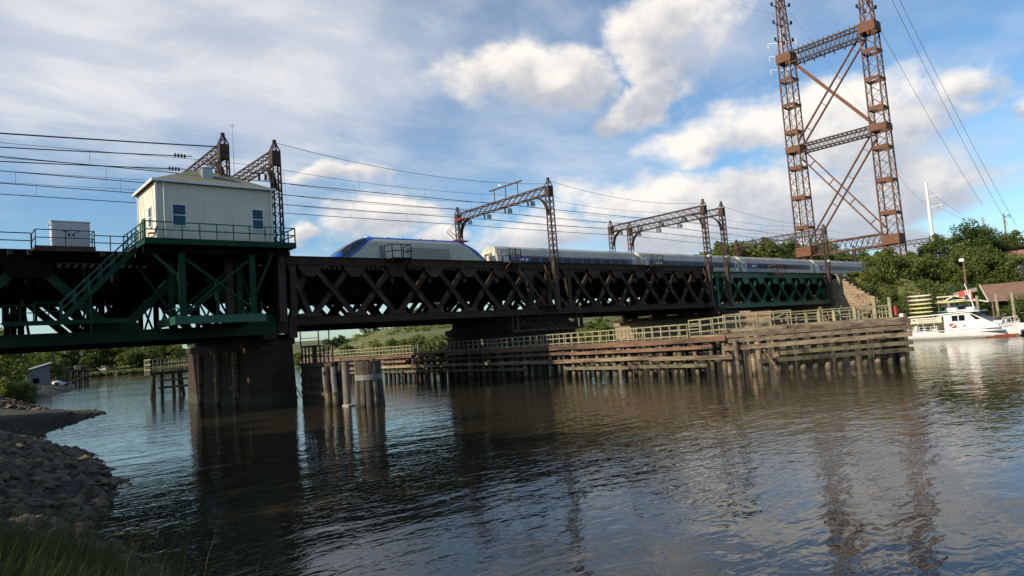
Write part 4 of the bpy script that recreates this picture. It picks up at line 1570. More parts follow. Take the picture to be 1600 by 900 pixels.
def make_coach():
    t = thing('passenger_coach', 'x', 'rail coach', (0, 0, 0), 'stainless passenger coaches of the train')
    L = 25.6
    W, H, z0 = 1.55, 3.86, .95
    sec = [(-1.30, z0-.15), (-1.50, z0+.15), (-1.58, 1.7), (-1.58, 2.45), (-1.50, 2.95), (-1.30, 3.38), (-.95, 3.68), (-.5, 3.83), (0, 3.87)]
    sec = sec+[(-a, b) for a, b in sec[-2::-1]]
    sec = [(a*.985, b) for a, b in sec]
    b_ = MB()
    b_.use(FLUTE)
    loft(b_, [[(x, y, z) for y, z in sec] for x in (0.0, L)])
    body = b_.build('body', FLUTE, t)
    fl = MB()
    for z in (3.05, 3.18, 3.30, 1.15, 1.28, 1.41):
        for s_ in (-1, 1):
            # corrugation ribs
            yy = None
            for (a, b), (c, d) in zip(sec[:-1], sec[1:]):
                if a < 0 and b <= z <= d:
                    yy = a+(c-a)*(z-b)/(d-b)
            fl.box(.5, L-.5, s_*abs(yy)-.012, s_*abs(yy)+.012, z-.02, z+.02)
    fl.build('corrugation', FLUTE, body)
    for s_ in (-1, 1):
        f = MB().box(1.75, L-.15, s_*1.566-.012, s_*1.566+.012, 1.72, 2.50)
        f.build('blue_band', BLUE, t)
        MB().box(.1, L-.1, s_*1.552-.02, s_*1.552+.02, 2.53, 2.62).build('red_stripe', RED, t)
        if s_ == -1:
            bm2 = MB()
            bm2.add([(3.3, -1.582, 2.0), (3.75, -1.582, 1.95), (4.25, -1.582, 2.28), (3.5, -1.582, 2.3)], [(0, 1, 2, 3)])
            bm2.add([(4.3, -1.582, 1.95), (4.55, -1.582, 1.95), (4.9, -1.582, 2.3), (4.45, -1.582, 2.3)], [(0, 1, 2, 3)])
            bm2.build('white_arrow_mark', WHITE, t)
    for i in range(10):
        x = 5.3+i*1.86
        MB().box(x, x+1.36, -1.592, -1.57, 1.86, 2.42).build('window', GLASSC, t)
    for x in (.35, L-1.1):
        d_ = MB().box(x, x+.8, -1.585, -1.55, .95, 2.85).build('door', TRIM, t)
        MB().box(x+.22, x+.58, -1.60, -1.588, 1.75, 2.45).build('window', GLASS, d_)
    for s_, x in ((-1, 0), (1, L)):
        e = MB()
        e.box(min(x, x+s_*.08), max(x, x+s_*.08), -1.35, 1.35, 1.0, 3.2)
        e.box(min(x, x+s_*.35), max(x, x+s_*.35), -.6, -.42, 1.0, 3.05)
        e.box(min(x, x+s_*.35), max(x, x+s_*.35), .42, .6, 1.0, 3.05)
        e.box(min(x, x+s_*.35), max(x, x+s_*.35), -.42, .42, 2.9, 3.05)
        e.build('end_vestibule', CREAM, t)
    u_ = MB().box(1.0, L-1, -1.25, 1.25, .45, .82)
    for x in (7, 10, 13.5, 17):
        u_.box(x, x+1.8, -1.4, 1.4, .3, .8)
    u_.build('underframe', DARKIN, t)
    for cx in (3.2, L-3.2):
        bg_ = MB().box(cx-1.5, cx+1.5, -1.15, 1.15, .3, .75).build('bogie', DARKIN, t)
        for dx_ in (-1.2, 1.2):
            MB().cyl((cx+dx_, -.82, .46), (cx+dx_, -.68, .46), .46, n=14).cyl((cx+dx_, .68, .46), (cx+dx_, .82, .46), .46, n=14).build('wheel', DARKIN, bg_)
    return t


coach = make_coach()
words = ['first stainless coach, coupled behind the locomotive', 'second stainless coach of the train, behind the right pair of gantries', 'third stainless coach of the train, above the green span',
         'fourth stainless coach of the train, crossing behind the green span and abutment', 'fifth stainless coach of the train, passing under the giant pylon', 'last visible stainless coach beyond the pylon and big bush', 'coach glimpsed at far right between the bushes']
for i, wd in enumerate(words):
    o = coach if i == 0 else dup(coach, (0, 0, 0))
    o.location = (50.75+i*26.45, TY, RAILZ)
    o['label'] = wd

# track bed on the embankment
mb = MB()
for y in TRK:
    for s_ in (-.75, .75):
        mb.box(117.6, 430, y+s_-.035, y+s_+.035, RAILZ-.17, RAILZ)
tag(mb.build('railway_track_ground', RUSTD), 'rails on the embankment', kind='structure')
mb = MB()
mb.add([(117.6, 51.8, 10.72), (430, 51.8, 10.72), (430, 68.6, 10.72), (117.6, 68.6, 10.72), (117.6, 50.8, 10.2), (430, 50.8, 10.2), (430, 69.6, 10.2), (117.6, 69.6, 10.2)],
       [(0, 1, 2, 3), (4, 5, 1, 0), (3, 2, 6, 7)])
tag(mb.build('ballast_ground', CONC), 'ballast bed of the railway', kind='structure')

# ================================================================ giant pylon over the tracks
py = thing('transmission_pylon', 'giant rusted H-shaped lattice pylon straddling the railway tracks', 'pylon', (141.5, 58.5, 8))
LEGS = [(141.2, 50.0, 3.0), (141.2, 67.0, 3.0)]
for (lx, ly, lw) in LEGS:
    l_ = MB()
    z0, z1 = 7.5, 60.2
    l_.lattice((lx, ly, z0), (lx-.3, ly, z1), (1, 0, 0), lw, lw, lw*.84, lw*.84, .24, .085, 22, True)
    leg = l_.build('leg', RUSTM, py)
    for z in [22.6, 29.0, 35.4, 43.2, 49.0, 54.6]:
        p_ = MB()
        w_ = lw*.94/2
        for sx in (-1, 1):
            p_.box(lx-.1+sx*w_-.06, lx-.1+sx*w_+.06, ly-w_-.05, ly+w_+.05, z-.36, z+.36)
        for sy in (-1, 1):
            p_.box(lx-.1-w_+.02, lx-.1+w_-.02, ly+sy*w_-.05, ly+sy*w_+.05, z-.40, z+.1)
        p_.build('batten_plate', RUST, leg)
    for zc, hh in ((17.4, 1.9), (39.3, 1.3), (59.3, 1.9)):
        p_ = MB()
        w_ = lw/2+.08
        for sx in (-1, 1):
            p_.box(lx-.15+sx*w_-.07, lx-.15+sx*w_+.07, ly-w_, ly+w_, zc-hh/2, zc+hh/2)
        for sy in (-1, 1):
            p_.box(lx-.15-w_+.08, lx-.15+w_-.08, ly+sy*w_-.05, ly+sy*w_+.05, zc-hh/2, zc+hh/2)
        p_.build('junction_plate', RUST, leg)
    ms = MB()
    ms.lattice((lx-.3, ly, 60.2), (lx-.4, ly, 76), (1, 0, 0), 2.0, 2.0, 1.0, 1.0, .22, .09, 10, True)
    ms.build('mast', RUST, leg)
    for z in (63.2, 67.0, 71.0):
        for sx in (-1, 1):
            for sy in (-1, 1):
                a_ = MB()
                a_.beam((lx-.3, ly+sy*.6, z), (lx-.3+sx*2.1, ly+sy*1.0, z+.15), .12)
                for k in range(3):
                    a_.cyl((lx-.3+sx*(1.9), ly+sy*1.0, z+.2+k*.22), (lx-.3+sx*1.9, ly+sy*1.0, z+.34+k*.22), .26, n=8)
                a_.build('insulator_arm', RUSTD, leg)
for zc, hh, m_, n in ((17.6, 2.3, RUSTM, 13), (39.2, 1.5, RUSTD, 16), (59.0, 2.3, RUSTD, 16)):
    s_ = MB()
    s_.lattice((141.1, 51.4, zc), (141.1, 65.6, zc), (0, 0, 1), hh, 2.2, hh, 2.2, .24, .11, n, True)
    s_ = s_.build('cross_strut', m_, py)
for k in range(13):
    y = 52.2+k*1.05
    for dx_ in (-1.1, 1.1):
        MB().cyl((141.1+dx_, y, 60.15), (141.1+dx_, y, 60.75), .17, .10, 6).build('insulator', INSUL, s_)
        if k % 2:
            MB().cyl((141.1+dx_, y, 57.9), (141.1+dx_, y, 57.2), .18, .12, 6).build('insulator', INSUL, s_)
for (a, b, pair) in (((50, 58.2), (67, 40.5), True), ((67, 58.2), (50, 40.5), False), ((50, 38.2), (67, 18.8), True), ((67, 38.2), (50, 18.8), True)):
    d_ = MB()
    n = Vector((0, b[0]-a[0], b[1]-a[1])).normalized()
    nn = Vector((0, -n.z, n.y))
    P0, P1 = Vector((141.1, a[0]+(1.2 if a[0] < 58 else -1.2), a[1])), Vector((141.1, b[0]+(1.2 if b[0] < 58 else -1.2), b[1]))
    if pair:
        for s in (-.75, .75):
            for dx_ in (-.2, .2):
                d_.beam(P0+nn*s+Vector((dx_, 0, 0)), P1+nn*s+Vector((dx_, 0, 0)), .17)
        for t in (.13, .37, .62, .86):
            c = P0.lerp(P1, t)
            d_.beam(c-nn*.75, c+nn*.75, .3, .12)
    else:
        for s in (-.22, .22):
            d_.beam(P0+nn*s, P1+nn*s, .2)
        d_.beam(P0, P1, .12, .5)
    d_.build('diagonal_tie', RUST, py)

# ================================================================ white steel monopoles and wooden poles
def monopole(x, y, z0, z1, r, label, arms=3, alen=2.6, m=WHITE, side=(-.55, -.83), name='utility_pole', gap=2.1):
    t = thing(name, label, 'utility pole', (x, y, z0))
    MB().cyl((x, y, z0-1), (x, y, z1), r, r*.5, 12).build('shaft', m, t)
    for k in range(arms):
        z = z1-.9-k*gap
        a = MB()
        e = Vector((x+side[0]*-alen, y+side[1]*alen, z+.5))
        a.beam((x, y, z-.1), e, .26, .2, w2=.12, h2=.12)
        a.build('arm', m, t)
        a = MB()
        for q in range(4):
            a.cyl(e-Vector((0, 0, .1+q*.2)), e-Vector((0, 0, .2+q*.2)), .14, n=6)
        a.build('insulator', m, t)
    return t


monopole(150, 46.1, 7, 28.5, .50, 'tall white steel monopole with three short arms right of the giant pylon', alen=2.2)
monopole(214, 53.5, 8, 26.9, .42, 'distant white monopole top above the trees at far right', arms=2, alen=2.2, gap=2.6)
monopole(190, 43.3, 8, 24.4, .30, 'plain weathered wooden pole at far right behind the trees', arms=1, m=TIMBER, alen=1.2)
t = monopole(240, 115.0, 8, 110, .85, 'tall pale steel monopole with white davit arms behind the left leg of the pylon', arms=0)
for k, z in enumerate((95.5, 100.5, 105.5)):
    for sx in (-1, 1):
        a = MB()
        a.beam((240, 115.0, z-1.2), (240+sx*2.6, 115.0-sx*3.9, z), .34, .34, w2=.2, h2=.2)
        for q in range(5):
            a.cyl((240+sx*2.7, 115.0-sx*4.0, z-.3-q*.4), (240+sx*2.7, 115.0-sx*4.0, z-.5-q*.4), .25, n=6)
        a.build('arm', WHITE, t)

lp_ = thing('light_pole', 'brown wooden light pole with a small white lamp above the boat landing', 'street lamp', (115, 31.7, 1.5))
MB().cyl((115, 31.75, 1), (115, 31.75, 10.4), .17, .12, 8).build('pole', TIMBERR, lp_)
MB().box(114.7, 115.1, 31.6, 32.2, 10.2, 10.6).build('lamp', LAMPW, lp_)

# transmission conductors
def pxz(px, py, x):
    """world point on the plane X = x seen at the given photograph pixel (camera solved above)"""
    d = fwd + rt*((px-800)/1066.67) - up*((py-450)/1066.67)
    k = x/d.x
    return Vector((x, d.y*k, HC+d.z*k))


for i, (a, xa, b, xb, lab) in enumerate((((1390, -8), 130, (1575, 352), 205, 'left one of the close pair of power lines crossing the blue sky at right'), ((1402, -8), 132, (1588, 352), 207, 'right one of the close pair of power lines crossing the blue sky at right'),
                                        ((1372, 40), 141, (1535, 320), 200, 'power line running down right from the pylon top'), ((1235, 20), 200, (1380, 205), 260, 'faint line passing between the pylon legs'),
                                        ((1388, 250), 141, (1450, 320), 150, 'thin line from the pylon waist to the white monopole'), ((1400, 355), 141, (1440, 385), 150, 'low thin line from the pylon to the trees'),
                                        ((1458, 318), 150, (1600, 372), 190, 'thin line from the white monopole off to the right'), ((1455, 300), 150, (1540, 350), 214, 'thin line between the two white monopoles'),
                                        ((1120, -8), 160, (1218, 22), 242, 'faint line reaching the davit arms at the top edge'))):
    wire(sag(pxz(*a, xa), pxz(*b, xb), 1.2, 12), .035 if i < 3 else .025, lab, 'high power lines', name='power_line')

# ================================================================ TIMBER FENDERS
fd = thing('timber_fender', 'long weathered timber fender wall wrapped round the central pier and pointing at the camera', 'timber fender', (42.5, 50, 0))
WX = 42.5
rf_ = random.Random(3)
# the channel face: y from 97 (beyond bridge) down to 26.7, then the nose
for i, (z, hh, y0, y1, m_, off) in enumerate([
        (2.62, .36, 26.4, 97, TIMBERR, .0), (2.08, .26, 27.5, 96, TIMBERR, .02), (1.44, .30, 26.0, 97, TIMBER, .05), (.86, .26, 28.0, 42.5, TIMBERG, .08), (.86, .26, 47.5, 92, TIMBERG, .08),
        (2.92, .12, 26.5, 97, TIMBER, -.35)]):
    n = max(1, int((y1-y0)/6.5))
    cuts = [y0]+[y0+(y1-y0)*(k+rf_.uniform(-.3, .3))/n for k in range(1, n)]+[y1]
    for k in range(n):
        a, b = cuts[k], cuts[k+1]
        if rf_.random() < .12 and k not in (0, n-1):
            b = a+(b-a)*rf_.uniform(.5, .8)
        dz_ = rf_.uniform(-.07, .07)
        dx_ = rf_.uniform(-.09, .09)
        MB().beam((WX-.2-off+dx_, a+.02, z+dz_), (WX-.2-off-dx_, b-.02, z+dz_*.3), .28, hh).build('wale', m_, fd)
# piles
y = 25.8
k = 0
pile_rows = MB()
while y < 97:
    r_ = rf_.uniform(.14, .19)
    lean = rf_.uniform(-.32, .32)
    if y < 62:
        MB().cyl((WX+.1+rf_.uniform(-.05, .05), y, -1.2), (WX+.1, y+lean, 2.5), r_*1.1, r_, 9).build('pile', TIMBERG if k % 3 else TIMBER, fd)
    else:
        pile_rows.cyl((WX+.1, y, -1.2), (WX+.1, y+lean, 2.5), r_*1.1, r_, 7)
    y += rf_.uniform(.75, 1.35)
    k += 1
for row in (1.3, 2.5):
    y = 26.5+row*.7
    while y < 97:
        pile_rows.cyl((WX+row+rf_.uniform(-.1, .1), y, -1.2), (WX+row, y+rf_.uniform(-.3, .3), 2.6), .17, .15, 6)
        y += rf_.uniform(1.0, 2.0)
y = 27
while y < 97:      # the east face, seen only through the gaps
    pile_rows.cyl((59.8, y, -1.2), (59.8, y, 2.6), .17, .15, 6)
    y += 1.7
tag(pile_rows.build('rear_piles', TIMBERD, fd), kind='stuff')
mb = MB()
for z in (1.1, 1.9, 2.6):
    mb.beam((WX+1.3, 27, z), (WX+1.3, 96, z), .22, .26)
    mb.beam((59.9, 24, z), (59.9, 96, z), .22, .26)
y = 27
while y < 96:
    mb.beam((WX, y, 2.45), (WX+2.6, y, 2.45), .2, .2)
    if rf_.random() < .5:
        mb.beam((WX, y, .4), (WX+1.5, y+1, 2.4), .14, .14)
    y += 2.2
mb.build('cross_caps', TIMBERD, fd)
# walkway planks on top
mb = MB()
y = 26.6
while y < 97:
    mb.box(WX-.2, WX+1.5, y, y+.27, 2.76, 2.83+rf_.uniform(0, .02))
    y += .30
mb.build('walkway_planks', TIMBER, fd)
# nose: two faces meeting at (51, 18)
NA, NB_, NC = Vector((WX-.2, 26.6, 0)), Vector((51.1, 17.7, 0)), Vector((59.9, 24.5, 0))
nose = [(2.90, .34, TIMBER, .0, 1.0), (2.52, .28, TIMBER, .02, 1.0), (2.02, .30, TIMBER, .0, 1.0), (1.45, .26, TIMBERG, .30, 1.0), (.98, .28, TIMBERG, .18, 1.0)]
for z, hh, m_, t0, t1 in nose:
    MB().beam(NA.lerp(NB_, t0)+Vector((0, 0, z-.05)), NA.lerp(NB_, t1)+Vector((0, 0, z+.05)), .3, hh).build('wale', m_, fd)
    MB().beam(NB_+Vector((.1, .1, z+.05)), NC+Vector((0, 0, z)), .3, hh).build('wale', m_, fd)
dr_ = (NB_-NA).normalized()
nr_ = Vector((dr_.y, -dr_.x, 0))*-1
for k in range(15):
    t = (k+.4)/15
    c = NA.lerp(NB_, t)+nr_*.0+Vector((.25, .3, 0))
    MB().cyl(c+Vector((0, 0, -1.2)), c+Vector((rf_.uniform(-.05, .05), 0, 2.85)), .21, .17, 9).build('pile', TIMBERG if k % 2 else TIMBER, fd)
for k in range(9):
    c = NB_.lerp(NC, (k+.5)/9)+Vector((-.2, .35, 0))
    MB().cyl(c+Vector((0, 0, -1.2)), c+Vector((0, 0, 2.85)), .2, .17, 8).build('pile', TIMBERD, fd)
mb = MB()
# plank deck on the nose, laid as boards
for k in range(28):
    t = k/28
    a = NA.lerp(NB_, t)
    mb.beam(a+Vector((.1, .1, 3.06)), a+Vector((1.9, 2.2, 3.06)), .27, .06)
mb.build('nose_planks', TIMBER, fd)
mb = MB()     # upper stacked timbers along the edge
for (t0, t1, z, o_) in ((0.0, .35, 3.16, .15), (.30, .72, 3.2, .25), (.1, .5, 3.14, .9), (.7, 1.0, 3.16, .2)):
    mb.beam(NA.lerp(NB_, t0)+Vector((o_, o_, z)), NA.lerp(NB_, t1)+Vector((o_, o_, z+.02)), .26, .22)
mb.build('loose_timbers', TIMBER, fd)
mb = MB()
mb.cyl(NA.lerp(NB_, .27)+Vector((-.35, -.35, 0.2)), NA.lerp(NB_, .20)+Vector((-.35, -.35, 1.75)), .12, .1, 7)
mb.build('raking_pile', TIMBER, fd)


def timber_rail(pts, h=.95, pitch=.78, r=.058, rails=(1.0, .58, .12), m=RAILW, root=fd, nm='walkway_railing'):
    mb = MB()
    for a, b in zip(pts[:-1], pts[1:]):
        a, b = Vector(a), Vector(b)
        L = (b-a).length
        n = max(1, round(L/pitch))
        for k in rails:
            mb.beam(a+Vector((0, 0, h*k)), b+Vector((0, 0, h*k)), r*.8, r*1.4)
        for i in range(n+1):
            c = a.lerp(b, i/n)
            mb.beam(c-Vector((0, 0, .1)), c+Vector((0, 0, h+.04)), r*1.2)
    mb.build(nm, m, root)


timber_rail([(WX-.12, 29.6, 2.9), (WX-.12, 97, 2.9)])
timber_rail([(WX+1.5, 29.6, 2.9), (WX+1.5, 97, 2.9)], pitch=.9)
timber_rail([(WX-.12, 29.4, 3.1), (WX-.12, 26.4, 3.2)], h=1.0, pitch=.9)
timber_rail([(WX+1.2, 29.4, 3.1), (WX+1.2, 27.4, 3.2)], h=1.0, pitch=.9)
RA = NA+Vector((.5, .6, 3.15))
RB = NB_+Vector((.1, 1.0, 3.15))
timber_rail([RA+Vector((.6, 0, 0)), RA.lerp(RB, .42)], h=1.15, pitch=1.3, rails=(1.0, .62, .1))
timber_rail([RA.lerp(RB, .42)+Vector((.2, .5, 0)), RB], h=.85, pitch=.7, rails=(1.0, .5))
timber_rail([RA+Vector((1.9, 1.2, 0)), RB+Vector((1.8, 1.9, 0))], h=1.05, pitch=1.2)
timber_rail([RB, RB+Vector((5, 4.2, 0))], h=1.0, pitch=1.2)
mb = MB()
for (px_, x_, z1_) in ((50.2, 18.9, 4.85), (51.0, 18.2, 4.7), (49.3, 19.9, 4.2), (48.3, 20.9, 4.1), (47.6, 21.6, 4.1)):
    MB().beam((px_, x_+.6, 3.0), (px_, x_+.6, z1_), .2).build('tall_post', RAILW, fd)
mb = MB()
mb.beam((48.9, 20.9, 3.2), (50.3, 19.5, 4.1), .1)
mb.beam((44.2, 25.5, 3.3), (45.9, 23.9, 4.1), .09)
mb.build('rail_braces', RAILW, fd)
bo = thing('channel_light', 'small red channel light on a white box at the tip of the timber fender', 'lamp', (51.5, 18.4, 3.2))
MB().box(51.5, 51.8, 18.2, 18.5, 3.1, 3.5).build('box', WHITE, bo)
MB().cyl((51.3, 18.6, 3.4), (51.3, 18.6, 4.05), .12, n=10).build('lamp', RED, bo)

# fender beside the left pier
f2 = thing('pier_fender', 'dark timber fender with upright posts right of the left stone pier', 'timber fender', (24, 48, 0))
mb = MB()
cn = []
for k in range(9):
    t = k/8
    x, y = 22.75-t*.75, 52.0-t*6.8
    MB().cyl((x, y, -1.5), (x+.02, y, 3.0), .17, .15, 8).build('pile', TIMBERD, f2)
    MB().beam((x, y, 2.3), (x, y, 4.35-.1*t), .10, .12).build('rail_post', TIMBERD if k < 3 else TIMBERR, f2)
for z in (2.85, 2.1, 1.4, .75):
    MB().beam((22.65, 52.0, z), (21.9, 45.0, z), .24, .28).build('wale', TIMBERD, f2)
    MB().beam((23.9, 51.8, z), (23.1, 46.0, z), .24, .28).build('wale', TIMBERD, f2)
MB().beam((22.7, 52, 4.3), (21.95, 45.2, 4.2), .09).beam((22.7, 52, 3.6), (21.95, 45.2, 3.5), .08).build('hand_rail', TIMBERD, f2)
cl = thing('pile_cluster', 'cluster of leaning piles with white weathered tops beside the dark fender', 'pile cluster', (23.3, 44.6, 0))
for k, (x, y, l) in enumerate([(21.5, 45.3, .1), (21.9, 44.9, 0), (22.2, 44.6, -.05), (21.7, 44.4, .1), (21.3, 44.7, .05), (22.4, 45.2, .1)]):
    MB().cyl((x+l, y, -1.5), (x, y, .95), .21, .2, 10).use(TIMBERG).build('pile', TIMBERG, cl)
    MB().cyl((x, y, .95), (x-l*.8, y, 1.75), .2, .19, 10).cyl((x-l*.8, y, 1.75), (x-l, y, 2.7), .19, .17, 10).build('pile_top', (GREYB, TIMBERD, TIMBERD)[k % 3], cl)
MB().beam((21.0, 44.7, 2.3), (22.7, 44.7, 2.3), .2, .25).build('cap', TIMBERD, cl)

for lab, x, y, top in (('left one of two smooth grey steel pipe piles by the dolphin', 22.05, 43.4, 3.0), ('right one of two smooth grey steel pipe piles, touching the banded dolphin', 22.45, 42.4, 3.0)):
    t = thing('steel_pipe_pile', lab, 'pile', (x, y, 0), 'smooth pipe piles beside the dolphin')
    MB().cyl((x, y, -1.5), (x, y, top), .27 if x < 22.2 else .23, .27 if x < 22.2 else .23, 20).build('tube', mat('stained_steel_pipe', (.20, .17, .15), (.13, .11, .10), 1.2, .7, 0, stain=(.07, .055, .04), stain_s=.7, stain_r=(.45, .65)), t, smooth=False)
    MB().cyl((x, y, top), (x, y, top+.03), .28, .22, 20).build('cap', TIMBERD, t)
mb = MB()
mb.box(21.6, 22.9, 42.4, 43.3, -.5, .10)
tag(mb.build('footing_slab', CONC, None, loc=(22, 43, 0)), 'low concrete footing at the waterline beside the dolphin', 'footing')
dl = thing('mooring_dolphin', 'round dolphin of wrapped timber piles with a pale grey band, right of the pipe piles', 'dolphin', (23.6, 41.4, 0))
for k in range(12):
    a = k*math.pi/6
    MB().cyl((22.62+.84*math.cos(a), 41.3+.84*math.sin(a), -1.5), (22.62+.64*math.cos(a), 41.3+.64*math.sin(a), 3.0+.08*math.sin(k*2.3)), .24, .20, 9).build('pile', TIMBERG if k % 2 else TIMBERD, dl)
MB().cyl((22.62, 41.3, 2.1), (22.62, 41.3, 2.9), .86, .84, 28).build('wrapping', TIMBERD, dl)
MB().cyl((22.62, 41.3, 1.72), (22.62, 41.3, 2.08), .91, .90, 28).build('band', GREYB, dl)

# small fender beyond the left pier
f3 = thing('small_timber_fender', 'small timber fender with pale rails standing in the water left of the dark pier', 'timber fender', (22, 87, 0))
for x, y, lx in ((20.1, 87, -.4), (21.0, 87, 0), (22.2, 87, .1), (23.0, 87, .5), (24.2, 87, 0), (20.6, 89, 0), (23.4, 89, 0)):
    MB().cyl((x+lx, y, -1.5), (x, y, 2.7), .2, .18, 8).build('pile', TIMBERD, f3)
MB().box(19.7, 25.0, 86.6, 89.5, 2.6, 2.95).build('deck', TIMBERD, f3)
MB().beam((20.6, 86.8, 1.1), (25, 86.8, 1.1), .2, .28).beam((20.6, 86.8, 1.9), (25, 86.8, 1.9), .2, .2).build('wale', TIMBERR, f3)
timber_rail([(25.0, 86.5, 3.05), (19.8, 86.5, 3.05), (19.8, 89.5, 3.05)], h=1.35, pitch=.72, root=f3, r=.08)
timber_rail([(25.0, 89.4, 3.05), (19.8, 89.4, 3.05)], h=1.35, pitch=.9, root=f3, r=.08)
# log floating between
mb = MB().cyl((31, 78, .05), (32.2, 77.6, .12), .14, .1, 7)
tag(mb.build('floating_log', TIMBERD, None, loc=(31, 78, 0)), 'small dark log floating in front of the small timber fender', 'log')

# ================================================================ TOUR BOAT and boat landing
bt = thing('tour_boat', 'white tour boat with long canopy, sign and dive flag moored bow right', 'boat', (91.8, 26, 0))
BL = 10.9


def bpt(l, u, z):
    """l from the stern, u -1 (camera side) .. 1, z height"""
    return (91.8+u, 31.6-l, z)


rings = []
for l in [0, .05, 2, 4, 6, 7.5, 8.6, 9.5, 10.2, 10.7, 10.9]:
    t = l/BL
    wd = 1.75*(1-max(0, (t-.55)/.45)**2.2) if t > .55 else 1.75
    wd = max(wd, .03)
    sh = .98+.62*max(0, (t-.35)/.65)**1.7
    keel_in = max(0, (t-.8)/.2)
    zb_ = -.35+.6*keel_in**2
    rings.append([bpt(l+(.0 if t < .9 else 0), u*wd*k, z) for u, k, z in
                  ((-1, 1.0, sh), (-1, .97, sh*.55), (-1, .90, .24), (-1, .55, zb_), (0, 0, zb_-.1), (1, .55, zb_), (1, .90, .24), (1, .97, sh*.55), (1, 1.0, sh))])
mb = MB()
loft(mb, rings)
mb.build('hull', WHITE, bt, smooth=False)
mb = MB()
br = []
for ring in rings:
    a, b = Vector(ring[2]), Vector(ring[3])
    br.append((a+Vector((-.012, 0, .02)), b+Vector((-.012, 0, 0))))
vs = [v for p in br for v in p]
mb.add(vs, [(2*i, 2*i+2, 2*i+3, 2*i+1) for i in range(len(br)-1)])
mb.build('bottom_paint', REDORANGE, bt)
mb = MB()       # sheer rail
pr_ = [Vector(r[0])+Vector((-.02, 0, .03)) for r in rings]
mb.tube(pr_, .05, 6)
mb.build('rub_rail', TRIM, bt)
mb = MB()
mb.box(90.15, 93.45, 21.9, 31.5, .75, .8)
mb.build('deck', TRIM, bt)
mk = MB()
for k in range(13):
    l_ = 8.15+k*.17
    if k == 6:
        continue
    t_ = l_/BL
    wd_ = 1.75*(1-max(0, (t_-.55)/.45)**2.2)
    wd2 = 1.75*(1-max(0, ((l_+.1)/BL-.55)/.45)**2.2)
    zz = .95+.62*max(0, (t_-.35)/.65)**1.7-.30
    mk.add([bpt(l_, -wd_-.01, zz), bpt(l_+.10, -wd2-.01, zz+.01), bpt(l_+.10, -wd2-.01, zz+.12), bpt(l_, -wd_-.01, zz+.10)], [(0, 1, 2, 3)])
mk.build('bow_lettering', mat('dark_brown_lettering', (.10, .06, .05), None, 1, .7), bt)
# canopy roof and supports
mb = MB()
mb.add([(90.0, 31.7, 2.72), (93.6, 31.7, 2.72), (93.6, 24.0, 3.02), (90.0, 24.0, 3.02), (90.0, 31.7, 2.82), (93.6, 31.7, 2.82), (93.6, 24.0, 3.14), (90.0, 24.0, 3.14)],
       [(0, 3, 2, 1), (4, 5, 6, 7), (0, 1, 5, 4), (1, 2, 6, 5), (2, 3, 7, 6), (3, 0, 4, 7)])
mb.build('canopy_roof', WHITE, bt)
for x in (90.12, 93.48):
    for y in (31.5, 29.8, 28.6):
        MB().cyl((x, y, .8), (x, y, 2.8), .035, n=6).build('canopy_post', TRIM, bt)
sg_ = MB().box(90.04, 90.07, 27.75, 31.2, 1.98, 2.62).build('sign_board', CREAM, bt)
mk = MB()
for k in range(15):      # illegible small lettering on the board
    y0_ = 30.3-k*.13
    hgt = .10+.04*((k*7) % 3)
    mk.box(90.03, 90.04, y0_-.035, y0_+.02, 2.36, 2.36+hgt)
    if k % 2:
        mk.box(90.03, 90.04, y0_-.08, y0_-.035, 2.40, 2.44)
for k in range(12):
    y0_ = 30.1-k*.16
    mk.box(90.03, 90.04, y0_-.05, y0_+.04, 2.10, 2.10+.08+.03*(k % 2))
mk.box(90.03, 90.04, 30.55, 30.85, 2.30, 2.48)
mk.build('lettering', mat('faded_brown_lettering', (.25, .16, .13), None, 1, .7), sg_)
cbn = MB()       # cabin sides with raked windscreen
pr2 = [(90.18, 27.6, .95), (90.18, 27.6, 2.85), (90.18, 25.0, 2.95), (90.18, 22.95, 1.75), (90.18, 22.4, 1.5), (90.18, 22.2, 1.1)]
cbn.prism(pr2, (3.2, 0, 0))
cbn.build('cabin', WHITE, bt)
MB().box(90.155, 90.175, 26.15, 26.75, 2.05, 2.68).build('window', GLASS, bt)
MB().box(90.155, 90.175, 25.45, 26.05, 2.05, 2.70).build('window', GLASS, bt)
MB().prism([(90.16, 25.0, 2.80), (90.16, 24.65, 2.70), (90.16, 23.85, 2.12), (90.16, 24.4, 2.10)], (.015, 0, 0)).build('window', GLASS, bt)
mb = MB()
n_ = Vector((0, -1.2, 2.05)).normalized()
a, b = Vector((90.2, 24.75, 2.84)), Vector((90.2, 23.05, 1.84))
for k in range(3):
    o_ = Vector((.08+k*1.04, 0, 0))
    q = [a+o_+n_*.02, a+o_+Vector((.96, 0, 0))+n_*.02, b+o_+Vector((.96, 0, 0))+n_*.02, b+o_+n_*.02]
    mb.add(q, [(0, 1, 2, 3)])
mb.build('windscreen', mat('grey_windscreen', (.22, .20, .20), (.16, .15, .16), 1, .5), bt)
dv = MB().box(90.15, 90.17, 26.35, 27.05, 1.25, 1.78).build('dive_flag_panel', RED, bt)
MB().beam((90.14, 27.03, 1.28), (90.14, 26.37, 1.75), .01, .12).build('white_stripe', WHITE, dv)
MB().box(90.02, 90.05, 27.75, 28.15, .82, 1.28).box(90.01, 90.02, 27.62, 27.75, .82, 1.3).build('boarding_gate', RUSTD, bt)
MB().beam((90.15, 25.7, 1.35), (90.15, 25.4, 1.62), .02, .08).build('small_mark', NAVY, bt)
mb = MB()
for z in (1.25, 1.55):
    mb.beam((90.1, 31.5, z), (90.1, 28.2, z), .04)
for k in range(6):
    mb.beam((90.1, 31.5-k*.62, .95), (90.1, 31.5-k*.62, 1.55), .05)
mb.build('stern_rail', TRIM, bt)
